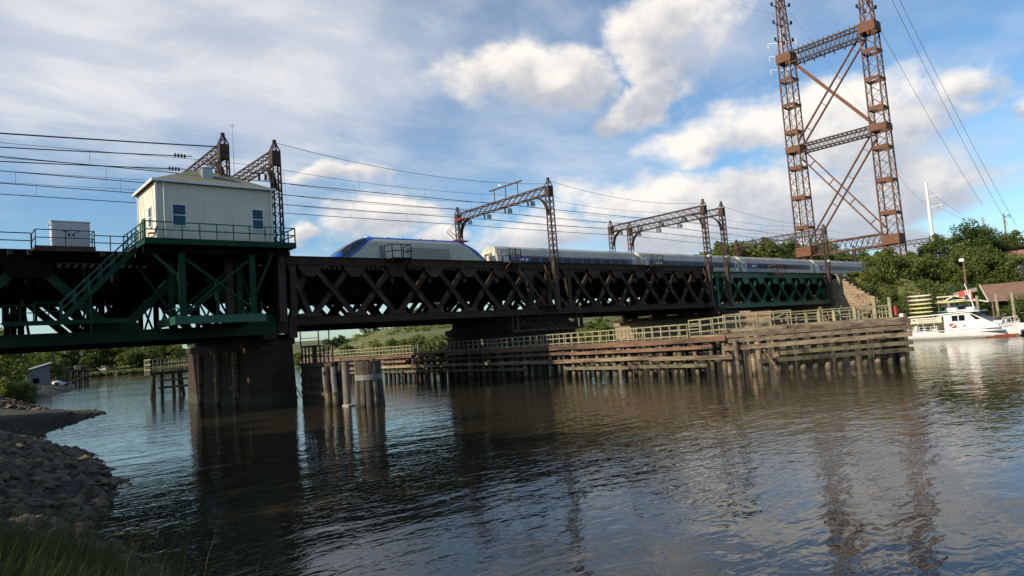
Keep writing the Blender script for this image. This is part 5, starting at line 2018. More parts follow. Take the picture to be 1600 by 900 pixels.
for k, mm in enumerate((CREAM, RUSTD, NAVY, CREAM)):
    MB().box(91.0, 91.6, 28.7+k*.7, 29.2+k*.7, .8, 1.25).box(91.5, 91.6, 28.7+k*.7, 29.2+k*.7, 1.25, 1.7).build('deck_seat', mm, bt)
mb = MB()
mb.tube([(90.6, 22.2, 1.45), (90.8, 21.9, 2.1), (91.6, 20.9, 2.2), (91.9, 20.7, 1.62)], .04, 6)
mb.tube([(93.0, 22.2, 1.45), (92.8, 21.9, 2.1), (92.0, 20.9, 2.2)], .04, 6)
mb.tube([(91.2, 21.3, 1.55), (91.2, 21.4, 2.15)], .03, 6)
mb.build('pulpit_rail', WHITE, bt)
MB().box(91.2, 92.3, 22.2, 23.0, 1.5, 1.85).box(91.5, 92.0, 21.8, 22.0, 1.5, 1.95).build('foredeck_locker', GREYW, bt)
mb = MB()
mb.box(90.6, 92.8, 24.6, 27.2, 3.14, 3.30)
mb.box(91.0, 91.6, 26.4, 27.4, 3.3, 3.6).box(90.9, 92.4, 24.6, 25.4, 3.3, 3.55)
mb.build('roof_locker', WHITE, bt)
MB().cyl((91.2, 24.6, 3.1), (91.4, 25.4, 6.3), .07, .05, 8).beam((91.3, 24.5, 4.2), (91.35, 25.4, 4.4), .06).build('mast', WHITE, bt)
MB().cyl((90.7, 26.4, 3.2), (90.7, 26.5, 6.2), .025, n=6).cyl((92.0, 24.9, 3.2), (92.2, 25.7, 7.2), .02, n=6).build('antenna', GREENR, bt)
mb = MB()      # tricolour ensign hanging in folds
mb.use(RED)
for k in range(7):
    mb.use((RED, WHITE)[k % 2])
    y0_ = 25.55-k*.11
    mb.prism([(91.30, y0_, 5.5), (91.30, y0_-.11, 5.45), (91.36+.08*(k % 2), y0_-.20, 4.25), (91.30, y0_-.05, 4.2)], (.012, 0, 0))
mb.use(NAVY)
mb.prism([(91.27, 25.5, 5.0), (91.27, 25.15, 4.9), (91.29, 25.1, 4.4), (91.29, 25.4, 4.4)], (.012, 0, 0))
tag(mb.build('hanging_flag', RED, None, loc=(91.3, 25.5, 4.5)), 'red and white striped flag hanging in folds from the boat mast', 'flag')
mb = MB()
mb.prism([(91.38, 26.2, 5.35), (91.38, 25.6, 5.5), (91.38, 25.6, 4.8), (91.38, 26.1, 4.7)], (.012, 0, 0))
tag(mb.build('red_flag', RED, None, loc=(91.4, 25.9, 5)), 'plain red flag behind the striped flag on the boat mast', 'flag')

b2 = thing('white_launch', 'bow of a second white boat cut off by the right frame edge', 'boat', (96, 15, 0))
rings = []
for l in [0, .5, 1.2, 2.4, 4, 6, 8, 10]:
    t = min(1, l/4)
    wd = .05+1.5*t**.6
    sh = 1.35-.05*l
    rings.append([(96.5+u*wd*k, 22.6-l, z) for u, k, z in ((-1, 1, sh), (-1, .94, sh*.5), (-1, .8, .25), (0, 0, -.25+.4*(1-t)), (1, .8, .25), (1, .94, sh*.5), (1, 1, sh))])
mb = MB()
loft(mb, rings)
mb.build('hull', WHITE, b2)
MB().box(95.6, 97.4, 13, 19, 1.0, 1.9).build('cabin', WHITE, b2)
MB().box(95.57, 95.6, 14, 18.6, 1.35, 1.75).build('window', GLASS, b2)
MB().box(95.9, 97.0, 18.9, 20.4, 1.2, 1.8).build('blue_cover', mat('blue_tarpaulin', (.03, .16, .38), None, 1, .7), b2)

mb = MB()      # floating pontoon
tag(mb.box(94.2, 96.0, 8, 33, -.2, .45).box(94.3, 95.9, 8, 33, .45, .5).build('floating_dock', TIMBER, None, loc=(95, 20, 0)), 'long floating timber dock behind the tour boat', 'dock')
for k, (y, h_) in enumerate(((23.9, 5.0), (25.6, 4.9), (27.7, 4.85), (22.3, 5.2), (31.0, 4.2))):
    t = MB().cyl((98, y*98/104., -1), (98, y*98/104., h_), .19, .17, 9)
    tag(t.build('mooring_pile', RAILW, None, loc=(98, y*98/104., 0)), ('pale round mooring pile in front of the dark bush by the shed', 'pale round mooring pile in the middle of the shed front', 'pale round mooring pile at the left corner of the shed roof',
        'pale round mooring pile at the right frame edge', 'pale mooring pile above the tour boat sign')[k], 'pile', 'mooring piles at the landing')

# brown roofed boat shelter
sd_ = thing('boat_shelter', 'open sided boat shelter with a broad brown pitched roof behind the tour boat', 'shed', (110, 20, 1.6))
mb = MB()
mb.add([(107.5, 27.3, 4.15), (107.5, 8, 4.15), (112.5, 8, 6.45), (112.5, 29.4, 6.45), (117.5, 8, 4.3), (117.5, 29.4, 4.3),
        (107.5, 27.3, 4.0), (107.5, 8, 4.0), (112.5, 8, 6.3), (112.5, 29.4, 6.3), (117.5, 8, 4.15), (117.5, 29.4, 4.15)],
       [(0, 1, 2, 3), (3, 2, 4, 5), (6, 9, 8, 7), (9, 11, 10, 8), (0, 3, 9, 6), (3, 5, 11, 9), (0, 6, 7, 1)])
mb.build('roof', BROWNROOF, sd_)
MB().beam((107.42, 27.35, 4.1), (112.4, 29.45, 6.45), .12, .22).beam((107.5, 27.4, 4.05), (107.0, 31.2, 5.2), .1, .16).beam((107.0, 31.2, 5.2), (107.0, 32.3, 4.6), .1, .16).beam((110.8, 29.4, 5.9), (107.0, 31.2, 5.3), .1, .5).build('barge_board', CREAM, sd_)
for y in (9, 14, 19.5, 23.4, 27.0):
    MB().box(107.7, 107.9, y-.1, y+.1, 1.0, 4.2).build('post', TIMBERR, sd_)
    MB().box(112.4, 112.6, y-.1, y+.1, 1.0, 6.2).build('post', TIMBERD, sd_)
MB().box(113.5, 113.7, 8, 29, 1.2, 5.5).build('back_wall', BLACK, sd_)
rk_ = random.Random(5)


def hull_mesh(x, y0, y1, z, r, m, name, label, group, cat='kayak'):
    mb = MB()
    rings = []
    for k in range(9):
        t = k/8
        s = max(.06, math.sin(t*math.pi)**.6)
        rings.append([(x+math.cos(a)*r*s, y0+(y1-y0)*t, z+math.sin(a)*r*.55*s+(.05*(2*t-1)**2)) for a in [q*math.pi/4 for q in range(8)]])
    loft(mb, rings)
    return tag(mb.build(name, m, None, loc=(x, (y0+y1)/2, z), smooth=True), label, cat, group)


ords = ['lowest', 'second lowest', 'third lowest', 'third highest', 'second highest', 'topmost']
for k in range(6):
    hull_mesh(107.2, 33.85, 37.2, 2.65+k*.58, .30, YELLOW if k < 4 else CREAM, 'kayak', f'{ords[k]} pale hull on the left rack behind the timber fender tip', 'hulls on the left rack')
rk1 = thing('kayak_rack', 'left timber rack holding six pale hulls beside the fender tip', 'rack', (107.3, 35.5, 1.6))
for y in (34.3, 35.6, 36.8):
    MB().box(107.5, 107.62, y-.05, y+.05, 1.2, 6.1).build('upright', TIMBER, rk1)
    for k in range(6):
        MB().box(106.9, 107.5, y-.04, y+.04, 2.40+k*.58, 2.46+k*.58).build('arm', TIMBER, rk1)
MB().beam((106.8, 37.0, 6.35), (106.8, 35.2, 5.9), .1, .14).build('top_board', TIMBER, rk1)
rk2 = thing('kayak_rack', 'right timber rack with a pale rail and bright hulls beside the brown shelter', 'rack', (107.3, 31, 1.6))
for y in (29.6, 30.6, 31.6, 32.6, 33.3):
    MB().box(107.5, 107.62, y-.05, y+.05, 1.2, 5.3).build('upright', TIMBER, rk2)
MB().box(107.38, 107.48, 29.4, 33.4, 5.1, 5.25).box(107.38, 107.48, 29.4, 33.4, 4.55, 4.65).build('rail', CREAM, rk2)
cols_ = (WHITE, TEAL, NAVY, YELLOW)
for k in range(4):
    hull_mesh(107.0, 29.4, 33.7-(.5 if k == 2 else 0), 2.5+k*.62, .30, cols_[k], 'kayak', ('white hull at the bottom of the right rack', 'teal hull in the middle of the right rack', 'dark blue hull in the middle of the right rack', 'long pale yellow hull at the top of the right rack')[k], 'hulls on the right rack')
for k in range(5):
    hull_mesh(109.2, 19.5+rk_.uniform(-1, .5), 26.5, 2.2+k*.5, .26, (WHITE, CREAM, GALV, NAVY, WHITE)[k], 'rowing_shell', ('lowest white rowing shell stored under the brown roof', 'cream rowing shell stored under the brown roof', 'grey rowing shell stored under the brown roof',
              'dark blue rowing shell stored under the brown roof', 'upper white rowing shell close under the brown roof')[k], 'rowing shells in the shelter', 'rowing shell')

wl = thing('painted_wall', 'sunlit whitewashed block retaining wall behind the shelter roof at far right', 'wall', (133, 25, 5))
MB().box(132.8, 133.2, 6, 35.2, 4, 10.1).build('wall', masonry('whitewashed_block', (.62, .60, .54), (.55, .53, .47), (.42, .40, .35), .6, .3, .01), wl)
MB().box(132.6, 133.4, 6, 35.3, 10.1, 10.3).build('coping', CONC, wl)
bh = thing('brick_building', 'dark roofed brick building corner half hidden in the trees at right', 'building', (141, 30, 6))
MB().box(140, 150, 24, 34.5, 6, 12.6).build('wall', masonry('red_brick', (.32, .13, .08), (.26, .10, .07), (.3, .26, .22), .4, .15, .01), bh)
MB().box(139.6, 150.4, 23.6, 34.9, 12.6, 13.0).build('roof', BLACK, bh)
for y in (26, 29, 32):
    MB().box(139.94, 140.01, y-.5, y+.5, 9.6, 11.4).build('window', GLASS, bh)

# ================================================================ far left landing
ds = thing('derelict_dock', 'derelict timber dock standing in the water at the edge of the left bank', 'dock', (34, 222, 0))
for k in range(6):
    x = 27.5+k*1.45
    MB().cyl((x, 222, -1), (x+.2*math.sin(k*3), 222, 4.2+.3*math.sin(k*5)), .28, .24, 7).build('pile', TIMBERD, ds)
    MB().cyl((x, 226, -1), (x, 226, 4.2), .28, .24, 7).build('pile', TIMBERD, ds)
MB().box(27.2, 35.2, 221.5, 226.5, 3.6, 4.0).build('deck', TIMBERD, ds)
MB().beam((29, 221.5, .6), (34.5, 221.5, 2.4), .2).beam((28, 221.5, 4.9), (34.5, 221.5, 5.0), .2).box(32, 33.4, 223, 224, 4, 5.3).box(28.2, 29.6, 223, 225, 4, 5.0).build('junk', TIMBER, ds)
sh = thing('weathered_shed', 'small grey shed with a slanting roof among bushes on the left bank', 'shed', (17, 160, 1))
MB().prism([(14.8, 158, 0), (18.6, 158, 0), (18.6, 158, 5.46), (14.8, 158, 4.35)], (0, 4, 0)).build('wall', GREYB, sh)
MB().prism([(14.2, 157.6, 4.2), (19.0, 157.6, 5.6), (19.0, 157.6, 5.8), (14.2, 157.6, 4.4)], (0, 5, 0)).build('roof', GREYW, sh)
MB().box(15.8, 16.8, 157.93, 158, .6, 2.9).build('door', BLACK, sh)
for k, (x, y, lab, mm) in enumerate(((20.2, 163, 'upturned pale skiff beside the grey shed on the left bank', WHITE), (22.5, 170, 'dark blue skiff pulled up right of the grey shed', NAVY))):
    hull_mesh(x, y-2.2, y+2.2, hz(x, y, h_left)+.35, .8, mm, 'skiff', lab, 'skiffs on the left bank', 'skiff')

# ================================================================ VEGETATION
def crown_mesh(name, shape, n_cl, n_leaf, leaf, spread, seed, material, flat=.9, droop=0):
    """shape(rs)-> clump centres (n,3) ; leaves scattered round each clump as small quads"""
    rs = np.random.RandomState(seed)
    C_ = shape(rs, n_cl)
    k = rs.randint(0, len(C_), n_leaf)
    sp = spread*(.6+.8*rs.rand(len(C_)))
    d = rs.normal(size=(n_leaf, 3))
    d /= np.linalg.norm(d, axis=1)[:, None]
    r_ = rs.rand(n_leaf)**.45
    P_ = C_[k]+d*(r_*sp[k])[:, None]*np.array([1, 1, flat])
    P_[:, 2] = np.maximum(P_[:, 2], .05)
    a = rs.normal(size=(n_leaf, 3))
    a[:, 2] *= .6
    a /= np.linalg.norm(a, axis=1)[:, None]
    b = np.cross(a, d+rs.normal(size=(n_leaf, 3))*.6)
    b /= np.linalg.norm(b, axis=1)[:, None]+1e-9
    s = leaf*(.6+.8*rs.rand(n_leaf))[:, None]
    V = np.stack([P_-a*s, P_+b*s*.55, P_+a*s, P_-b*s*.55], 1).reshape(-1, 3)
    me = bpy.data.meshes.new(name)
    n = n_leaf
    me.vertices.add(4*n)
    me.vertices.foreach_set('co', V.astype(np.float32).ravel())
    me.loops.add(4*n)
    me.loops.foreach_set('vertex_index', np.arange(4*n, dtype=np.int32))
    me.polygons.add(n)
    me.polygons.foreach_set('loop_start', np.arange(0, 4*n, 4, dtype=np.int32))
    me.polygons.foreach_set('loop_total', np.full(n, 4, np.int32))
    me.materials.append(material)
    me.update()
    me.validate()
    return me


def ell(h0, h1, r_, sx=1.0, sy=1.0, power=1.0, low=.35):
    def f(rs, n):
        d = rs.normal(size=(n, 3))
        d /= np.linalg.norm(d, axis=1)[:, None]
        rr = (low+(1-low)*rs.rand(n)**.5)[:, None]
        p = d*rr
        wob = 1+.28*np.sin(d[:, 0]*5+rs.rand()*6)*np.cos(d[:, 1]*4+rs.rand()*6)
        p = p*wob[:, None]
        return np.stack([p[:, 0]*r_*sx, p[:, 1]*r_*sy, (h0+h1)/2+p[:, 2]*(h1-h0)/2], 1)
    return f


def tree_proto(name, h, crown_r, base, n_cl, n_leaf, leaf, spread, seed, material, trunk_r=.25, sx=1, sy=1, limbs=5, label='x', cat='tree'):
    t = thing(name, label, cat, (0, 0, 0))
    me = crown_mesh('crown', ell(base, h, crown_r, sx, sy), n_cl, n_leaf, leaf, spread, seed, material)
    c = bpy.data.objects.new('crown', me)
    COL.objects.link(c)
    c.parent = t
    ORG[c.name] = Vector((0, 0, 0))
    rr = random.Random(seed)
    mb = MB()
    top = base+(h-base)*.55
    mb.cyl((0, 0, -.6), (.1, 0, base), trunk_r, trunk_r*.8, 7)
    mb.cyl((.1, 0, base), (0, .1, top), trunk_r*.8, trunk_r*.4, 7)
    for k in range(limbs):
        a = rr.uniform(0, 6.28)
        z = rr.uniform(base*.8, top)
        rr_ = crown_r*rr.uniform(.45, .8)
        mb.cyl((0, 0, z), (math.cos(a)*rr_, math.sin(a)*rr_, z+rr_*rr.uniform(.4, .9)), trunk_r*.35, .04, 5)
    mb.build('trunk', BARK, t)
    return t


P_round = tree_proto('broadleaf_tree', 10, 4.2, 1.2, 55, 11000, .20, 1.25, 11, LEAF, .28)
P_tall = tree_proto('broadleaf_tree', 12, 3.6, 2.0, 60, 11000, .20, 1.15, 12, LEAFD, .28)
P_wide = tree_proto('broadleaf_tree', 8, 4.6, .8, 55, 9000, .22, 1.3, 13, LEAF, .25)
P_bush = tree_proto('bush', 3.6, 2.4, .1, 34, 4200, .15, .85, 14, LEAFY, .08, limbs=3, cat='bush')
P_bushd = tree_proto('bush', 3.6, 2.4, .1, 34, 4200, .15, .85, 15, LEAFD, .08, limbs=3, cat='bush')
P_far = tree_proto('broadleaf_tree', 11, 5.0, 1.0, 34, 2600, .48, 1.7, 16, LEAF, .3, limbs=3)
P_fard = tree_proto('broadleaf_tree', 12, 4.6, 1.0, 34, 2600, .48, 1.7, 17, LEAFD, .3, limbs=3)
P_fary = tree_proto('broadleaf_tree', 9, 4.4, .6, 34, 2400, .44, 1.6, 18, LEAFY, .3, limbs=3)
P_thin = tree_proto('broadleaf_tree', 13, 3.0, 4.0, 26, 4200, .2, .95, 19, LEAFD, .22, limbs=9)
used_p = set()


def plant(proto, x, y, z=None, s=1.0, label='', group=None, zs=None, rot=None):
    if z is None:
        z = hz(x, y)-.15
    sc = (s, s, zs if zs else s)
    rot = rnd.uniform(0, 6.28) if rot is None else rot
    if proto.name not in used_p:
        used_p.add(proto.name)
        proto.location = (x, y, z)
        proto.rotation_euler = (0, 0, rot)
        proto.scale = sc
        proto['label'] = label
        if group:
            proto['group'] = group
        return proto
    o = dup(proto, (x, y, z), label, group, rot, sc)
    o.name = proto.name.split('.')[0]
    return o


# right side, near: the big bush on the embankment and its neighbours
plant(P_round, 121.5, 44.6, 4.4, .95, 'large rounded green bush tree hiding the train left of the boat racks', zs=.95)
plant(P_wide, 122.5, 40.6, 2.2, .8, 'low green bushy tree spilling down right of the large round bush')
plant(P_bush, 118.4, 42.6, 3.6, .85, 'yellow green bush in front of the large round bush by the fender tip', group='bushes on the right bank')
G = 'bushes on the right bank'
for k, (x, y, z, s, pr_o, lab) in enumerate([
        (119.5, 47.2, 5.4, .9, P_bushd, 'dark green bush against the stone wing wall'),
        (116.5, 44.6, 2.4, .8, P_bushd, 'small dark bush at the foot of the large round bush'),
        (119.6, 49.8, 7.6, .55, P_bush, 'small yellowish bush on the wing wall top'),
        (113.0, 39.5, 1.6, .9, P_bushd, 'dark bush behind the left hull rack'),
        (116.0, 37.0, 1.8, 1.3, P_bushd, 'wide dark bush between the big bush and the left hull rack'),
        (114.0, 34.2, 1.8, 1.4, P_bushd, 'dark bush directly above the left hull rack'),
        (114.5, 31.2, 1.8, 1.3, P_bushd, 'dark bush behind the right hull rack'),
        (103.5, 22.3, 1.0, .95, P_bushd, 'bush with small leaves in front of the brown roof at far right'),
        (103.8, 20.6, 1.0, .9, P_bushd, 'low bush at the right frame edge beside the launch')]):
    plant(pr_o, x, y, z, s, lab, G)
G = 'trees on the right bank'
lst = [(131, 44.5, 6.0, .95, P_wide, 'broad green tree at the foot of the right pylon leg'), (133, 40.0, 5.0, .9, P_wide, 'green tree just left of the white monopole'),
       (131, 35.6, 4.0, 1.0, P_round, 'full green tree right of the white monopole'), (129, 32.5, 3.5, .92, P_round, 'green tree directly behind the brown light pole'),
       (139, 36.3, 6.2, 1.05, P_tall, 'tall dark tree behind the light pole'), (146, 37.5, 7, .90, P_thin, 'tallest thin ragged tree against the sky at right'),
       (147, 35.4, 7, .88, P_tall, 'dark tree just right of the tallest ragged tree'), (158, 35.2, 7.4, .95, P_round, 'green tree between the two distant poles'),
       (160, 31.0, 7.4, 1.0, P_wide, 'spreading green tree below the wooden pole'), (158, 27.2, 7.4, .95, P_round, 'green tree at the right frame edge above the white wall'),
       (150, 45, 9.2, .85, P_round, 'pale green tree between the pylon and the white monopole'), (152, 42, 9, .8, P_wide, 'low pale green tree behind the monopole foot'),
       (168, 48, 9, .75, P_wide, 'distant tree seen past the right pylon leg'), (124, 36.5, 2.6, .62, P_wide, 'low shrubby tree on the slope above the racks')]
for x, y, z, s, p_, lab in lst:
    plant(p_, x, y, z, s, lab, G)
# behind the train, north of the tracks
G = 'trees behind the train'
q = random.Random(21)
xs_ = [126, 131, 136, 141, 146, 151, 156, 162, 168, 175, 182, 190, 198, 207, 216, 226, 237, 250]
wd_ = ['leftmost', 'second', 'third', 'fourth', 'fifth', 'sixth', 'seventh', 'eighth', 'ninth', 'tenth', 'eleventh', 'twelfth', 'thirteenth', 'fourteenth', 'fifteenth', 'sixteenth', 'seventeenth', 'rightmost']
for k, x in enumerate(xs_):
    p_ = (P_tall, P_round, P_wide)[k % 3]
    yy_ = 78+q.uniform(0, 4)
    need = {0: 8.0, 1: 12.0}.get(k, 12.5+1.5*math.sin(k*1.7)-.12*max(0, k-6)*1.0)
    plant(p_, x, yy_, 9.6, need/(12, 10, 8)[k % 3]*.95, f'{wd_[k]} of the row of green trees behind the train, counted from the left', G)
# the meadow hill
G = 'small trees on the hill crest'
for k, (px_, s, lab) in enumerate(((511, .45, 'leftmost tiny tree on the meadow crest'), (524, .38, 'second tiny tree from the left on the meadow crest'), (533, .36, 'third tiny tree from the left on the meadow crest'),
                                   (573, .52, 'left of the two paired dark trees on the meadow crest'), (585, .55, 'right of the two paired dark trees on the meadow crest'),
                                   (625, .40, 'low tree left of the crest grove near the round pier'), (640, .50, 'tree in the crest grove near the round pier'), (655, .62, 'bushy tree of the crest grove nearest the middle'), (670, .75, 'larger tree of the crest grove beside the round pier'),
                                   (684, .8, 'largest tree of the crest grove, partly behind the round pier'))):
    d = pxz(px_, 520, 100)
    k_ = 268/d.y
    x, y = d.x*k_, 268
    plant(P_fard, x, y, None, s, lab, G)
G = 'shrubs on the lower meadow'
for k, (px_, yy, s, p_, lab) in enumerate(((688, 150, .62, P_fary, 'bright yellow green shrub beside the round pier'), (672, 165, .5, P_fary, 'yellow green shrub left of the brightest one'), (652, 170, .62, P_fary, 'olive shrub at the middle of the lower meadow'),
                                          (636, 172, .48, P_far, 'green shrub left of the olive one on the lower meadow'), (612, 190, .42, P_far, 'small green shrub on the lower meadow'), (586, 200, .4, P_fary, 'small olive shrub near the fender rail'),
                                          (540, 215, .42, P_far, 'low green shrub in the middle of the meadow foot'), (500, 215, .45, P_far, 'low green shrub at the left of the meadow foot'), (465, 210, .45, P_fary, 'yellowish shrub just right of the dark stone pier'),
                                          (915, 84, .45, P_fary, 'bright yellow green shrub left in the gap under the brown span'), (935, 86, .55, P_far, 'rounded green shrub in the gap under the brown span'), (955, 84, .45, P_fary, 'bright shrub right in the gap under the brown span'),
                                          (980, 92, .5, P_far, 'green shrub behind the right pier gap'), (905, 105, .6, P_fary, 'olive shrub further back in the gap'))):
    d = pxz(px_, 520, 100)
    k_ = yy/d.y
    plant(p_, d.x*k_, yy, None if hz(d.x*k_, yy) > 0 else .3, s, lab, G)
# distant shrub texture on the hill
q = np.random.RandomState(4)


def strip_mesh(name, pts, leaf, spread, per, seed, material, zoff=.5, flat=.6):
    rs = np.random.RandomState(seed)
    C_ = np.array(pts)
    return crown_mesh(name, lambda r_, n: C_, len(C_), per*len(C_), leaf, spread, seed, material, flat)


def stuff(name, me, label):
    o = bpy.data.objects.new(name, me)
    COL.objects.link(o)
    return tag(o, label, kind='stuff')


pts = []
while len(pts) < 1500:
    x, y = q.uniform(100, 300), 195+90*q.rand()**1.4
    if fbm(np.array([x]), np.array([y]), .05, 8)[0] > .0:
        pts.append((x, y, hz(x, y)+.3))
stuff('hill_scrub', strip_mesh('hill_scrub', pts, .42, 1.7, 24, 5, LEAF, flat=.45), 'low scrub scattered over the meadow hill')
pts = []
while len(pts) < 420:
    t = q.rand()
    P0_ = Vector((62, 449, 0)).lerp(Vector((116, 412, 0)), t)
    pts.append((P0_.x+q.uniform(-2, 4), P0_.y+q.uniform(0, 14), 1.3))
stuff('far_reeds', strip_mesh('far_reeds', pts, .7, 2.0, 22, 6, LEAFT), 'belt of tan reeds along the far shore')
pts = []
for _ in range(600):
    t = q.rand()
    P0_ = Vector((112, 400, 0)).lerp(Vector((104, 200, 0)), t) if q.rand() < .5 else Vector((104, 200, 0)).lerp(Vector((115, 82, 0)), t)
    pts.append((P0_.x+q.uniform(0, 12), P0_.y, max(.6, hz(P0_.x+6, P0_.y)*.4+.5)))
stuff('shore_reeds', strip_mesh('shore_reeds', pts, .4, 1.3, 24, 7, LEAFY), 'yellow green marsh reeds along the foot of the meadow')
pts = []
while len(pts) < 520:      # rear mass of the wood behind the far shore
    x, y = q.uniform(-60, 150), q.uniform(490, 560)
    pts.append((x, y, hz(x, y)+q.uniform(5, 13)))
stuff('far_wood', strip_mesh('far_wood', pts, .9, 5.5, 40, 8, LEAF, flat=.8), 'mass of trees at the back of the far wood')
G = 'front trees of the far wood'
q2 = random.Random(9)
ks = [-40+k*8 for k in range(20)]
for k, px_ in enumerate([12, 30, 48, 62, 78, 92, 108, 122, 136, 150, 166, 182, 196, 212, 226, 240, 254, 268, 282]):
    d = pxz(px_, 560, 100)
    yy = 462+q2.uniform(-4, 16)
    k_ = yy/d.y
    p_ = (P_far, P_fard, P_far, P_fary, P_fard)[k % 5]
    nm = ('green', 'dark green', 'mid green', 'yellow green', 'dark')[k % 5]
    plant(p_, d.x*k_, yy, None, q2.uniform(.95, 1.35), f'{wd_[min(k, 17)] if k < 17 else ("eighteenth" if k == 17 else "rightmost")} front tree of the far wood from the left, {nm}', G)
# left bank bushes
G = 'bushes on the left bank'
for k, (x, y, s, p_, lab) in enumerate([
        (3.0, 96, 1.5, P_bushd, 'dark bush at the left frame edge on the left bank'), (5.2, 97, 1.1, P_bushd, 'dark bush right of the leftmost bush on the left bank'), (5.6, 104, 1.9, P_bush, 'tall olive bush behind the dark bushes on the left bank'),
        (7.6, 99, .7, P_bushd, 'low dark bush nearest the water on the left bank'), (1.0, 92, 1.2, P_bushd, 'bush cut by the left frame edge'), (6.6, 112, 1.1, P_bush, 'olive bush in front of the grey shed'),
        (4.0, 120, 2.4, P_bush, 'tallest yellowish bush at the back of the left bank'), (9.8, 130, .8, P_bush, 'small olive bush left of the derelict dock'), (7.9, 90.5, .7, P_bush, 'small yellow green bush above the far riprap'),
        (6.0, 89.5, .6, P_bush, 'small weed clump above the far riprap'), (16.0, 178, 1.5, P_bush, 'olive bush behind the skiffs'), (22, 200, 1.9, P_bushd, 'dark bush beside the derelict dock'), (10.5, 150, 1.3, P_bushd, 'dark bush left of the grey shed'),
        (-2, 128, 3.2, P_bush, 'large tan green bush at the upper left of the bank')]):
    plant(p_, x, y, hz(x, y, h_left)-.1, s, lab, G)
for p_ in (P_thin,):
    pass

# trees added out of view on the left bank to shade rocks and grass
G = 'added shade trees out of view on the left bank'
for k, (x, y, s) in enumerate(((-9.5, 6, 1.15), (-10.5, 15, 1.25), (-9.5, 24, 1.15), (-10, 33, 1.2), (-12, 42, 1.1))):
    plant((P_round, P_tall)[k % 2], x, y, 1.8, s, ('added out-of-view shade tree on the left bank beside the camera', 'second added out-of-view shade tree along the left bank', 'third added out-of-view shade tree along the left bank', 'fourth added out-of-view shade tree along the left bank', 'added out-of-view shade tree on the left bank nearest the bridge')[k], G)

# grassy verge on the embankment behind the wing wall
pts = []
for _ in range(240):
    x, y = q.uniform(119, 133), q.uniform(43, 50.5)
    pts.append((x, y, hz(x, y)+.12))
stuff('verge_grass', strip_mesh('verge_grass', pts, .16, .6, 40, 12, LEAFY), 'dry yellow green grass on the embankment verge')
pts = []
for _ in range(200):
    t = q.rand()
    pts.append((117.5+q.uniform(-1, 2), 36+t*10, 1.8+q.uniform(0, 1.2)))
stuff('slope_plants', strip_mesh('slope_plants', pts, .16, .7, 40, 13, LEAFD), 'low plants covering the foot of the right bank')

# ================================================================ ROCKS
def rock_mesh(seed):
    rr = np.random.RandomState(seed)
    import bmesh
    bm = bmesh.new()
    pts = rr.normal(size=(15, 3))
    pts /= np.linalg.norm(pts, axis=1)[:, None]
    pts *= (.75+.35*rr.rand(15))[:, None]
    pts *= np.array([1.0, .76, .55])*.5
    for p in pts:
        bm.verts.new(p)
    bmesh.ops.convex_hull(bm, input=bm.verts)
    for v in [v for v in bm.verts if not v.link_faces]:
        bm.verts.remove(v)
    bmesh.ops.bevel(bm, geom=bm.edges[:], offset=.018, segments=1, affect='EDGES')
    me = bpy.data.meshes.new('riprap_rock')
    bm.to_mesh(me)
    bm.free()
    me.materials.append(ROCK)
    return me


RM = [rock_mesh(k) for k in range(14)]
q3 = random.Random(17)
cands = []


def add_rocks(n, xr, yr, smin, smax, zcap=1.6, dens=None):
    c = 0
    tries = 0
    while c < n and tries < n*30:
        tries += 1
        y = q3.uniform(*yr)
        x = q3.uniform(*xr)
        z = hz(x, y, h_left)
        if z < -.25 or z > zcap:
            continue
        cands.append((x, y, z+q3.uniform(-.02, .10), q3.uniform(smin, smax)))
        c += 1


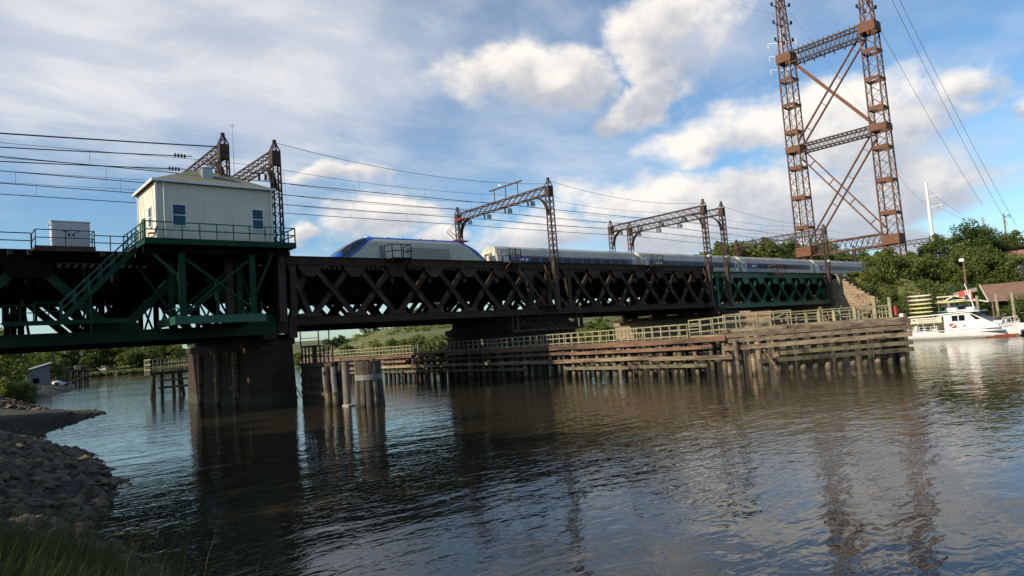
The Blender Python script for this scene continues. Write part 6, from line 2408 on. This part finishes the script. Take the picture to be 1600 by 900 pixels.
add_rocks(1150, (.2, 5.8), (11.5, 46), .18, .55)
add_rocks(70, (1.5, 6.0), (11.5, 30), .5, .8, 1.0)
add_rocks(150, (3, 12.5), (44, 76), .15, .4, .35)
add_rocks(330, (3.5, 9.8), (75, 93), .45, 1.0, 2.0)
cands.sort(key=lambda c: -c[3]/math.hypot(c[0], c[1]))
for k, (x, y, z, s) in enumerate(cands[:290]):
    o = bpy.data.objects.new('riprap_rock', RM[k % 14])
    COL.objects.link(o)
    o.location = (x, y, z)
    o.rotation_euler = (q3.uniform(-.6, .6), q3.uniform(-.6, .6), q3.uniform(0, 6.28))
    o.scale = (s*1.05, s*1.05, s)
    tag(o, 'angular grey riprap rock lying among many on the left river bank', 'rock', 'riprap rocks on the left bank')
mb = MB()
for k, (x, y, z, s) in enumerate(cands[290:]):
    me = RM[k % 14]
    a = q3.uniform(0, 6.28)
    ca, sa = math.cos(a), math.sin(a)
    vs = [(x+s*(v.co.x*ca-v.co.y*sa), y+s*(v.co.x*sa+v.co.y*ca), z+s*v.co.z) for v in me.vertices]
    mb.add(vs, [tuple(p.vertices) for p in me.polygons])
tag(mb.build('riprap_stones', ROCK), 'smaller riprap stones filling the left bank', kind='stuff')

# ================================================================ foreground grass
def blades(name, n, region, lmin, lmax, seed, material, label, lean=(.5, .12), wmax=.011):
    rs = random.Random(seed)
    mb = MB()
    c = 0
    while c < n:
        x, y = region(rs)
        z = hz_cache(x, y)
        if z < .15:
            continue
        L = rs.uniform(lmin, lmax)
        a = rs.gauss(-.15, .7)
        ln = rs.uniform(.25, 1.0)
        dx_, dy_ = math.cos(a)*ln, math.sin(a)*ln
        w_ = rs.uniform(.5, 1)*wmax
        px_, py_ = -math.sin(a)*w_, math.cos(a)*w_
        vs = []
        for t in (0, .35, .7, 1):
            o_ = L*(t**1.9)*.62
            hh = L*(t-.22*ln*t*t)
            k = (1-t)**.7+.02
            vs.append((x+dx_*o_-px_*k, y+dy_*o_-py_*k, z-.05+hh))
            vs.append((x+dx_*o_+px_*k, y+dy_*o_+py_*k, z-.05+hh))
        mb.add(vs, [(0, 1, 3, 2), (2, 3, 5, 4), (4, 5, 7, 6)])
        c += 1
    return tag(mb.build(name, material), label, kind='stuff')


_gx = np.arange(-10, 8, .25)
_gy = np.arange(0, 30, .25)
_H = h_left(*np.meshgrid(_gx, _gy))


def hz_cache(x, y):
    i = int((y-0)/.25)
    j = int((x+10)/.25)
    if 0 <= i < _H.shape[0] and 0 <= j < _H.shape[1]:
        return float(_H[i, j])
    return -1


def reg(rs):
    y = 5.0+(rs.random()**1.25)*9.5
    lim = 3.0-max(0, (y-10.5))*.24
    x = rs.uniform(-1.2, lim)
    return x, y


blades('foreground_grass', 9500, reg, .30, .9, 5, GRASSB, 'tangled green grass at the bottom left foreground')
blades('dry_grass', 3200, reg, .35, 1.0, 16, LEAFT, 'dry tan grass mixed into the foreground grass', wmax=.009)
blades('tall_grass_stems', 900, reg, .8, 1.5, 6, LEAFT, 'taller pale grass stems rising from the foreground grass', wmax=.007)
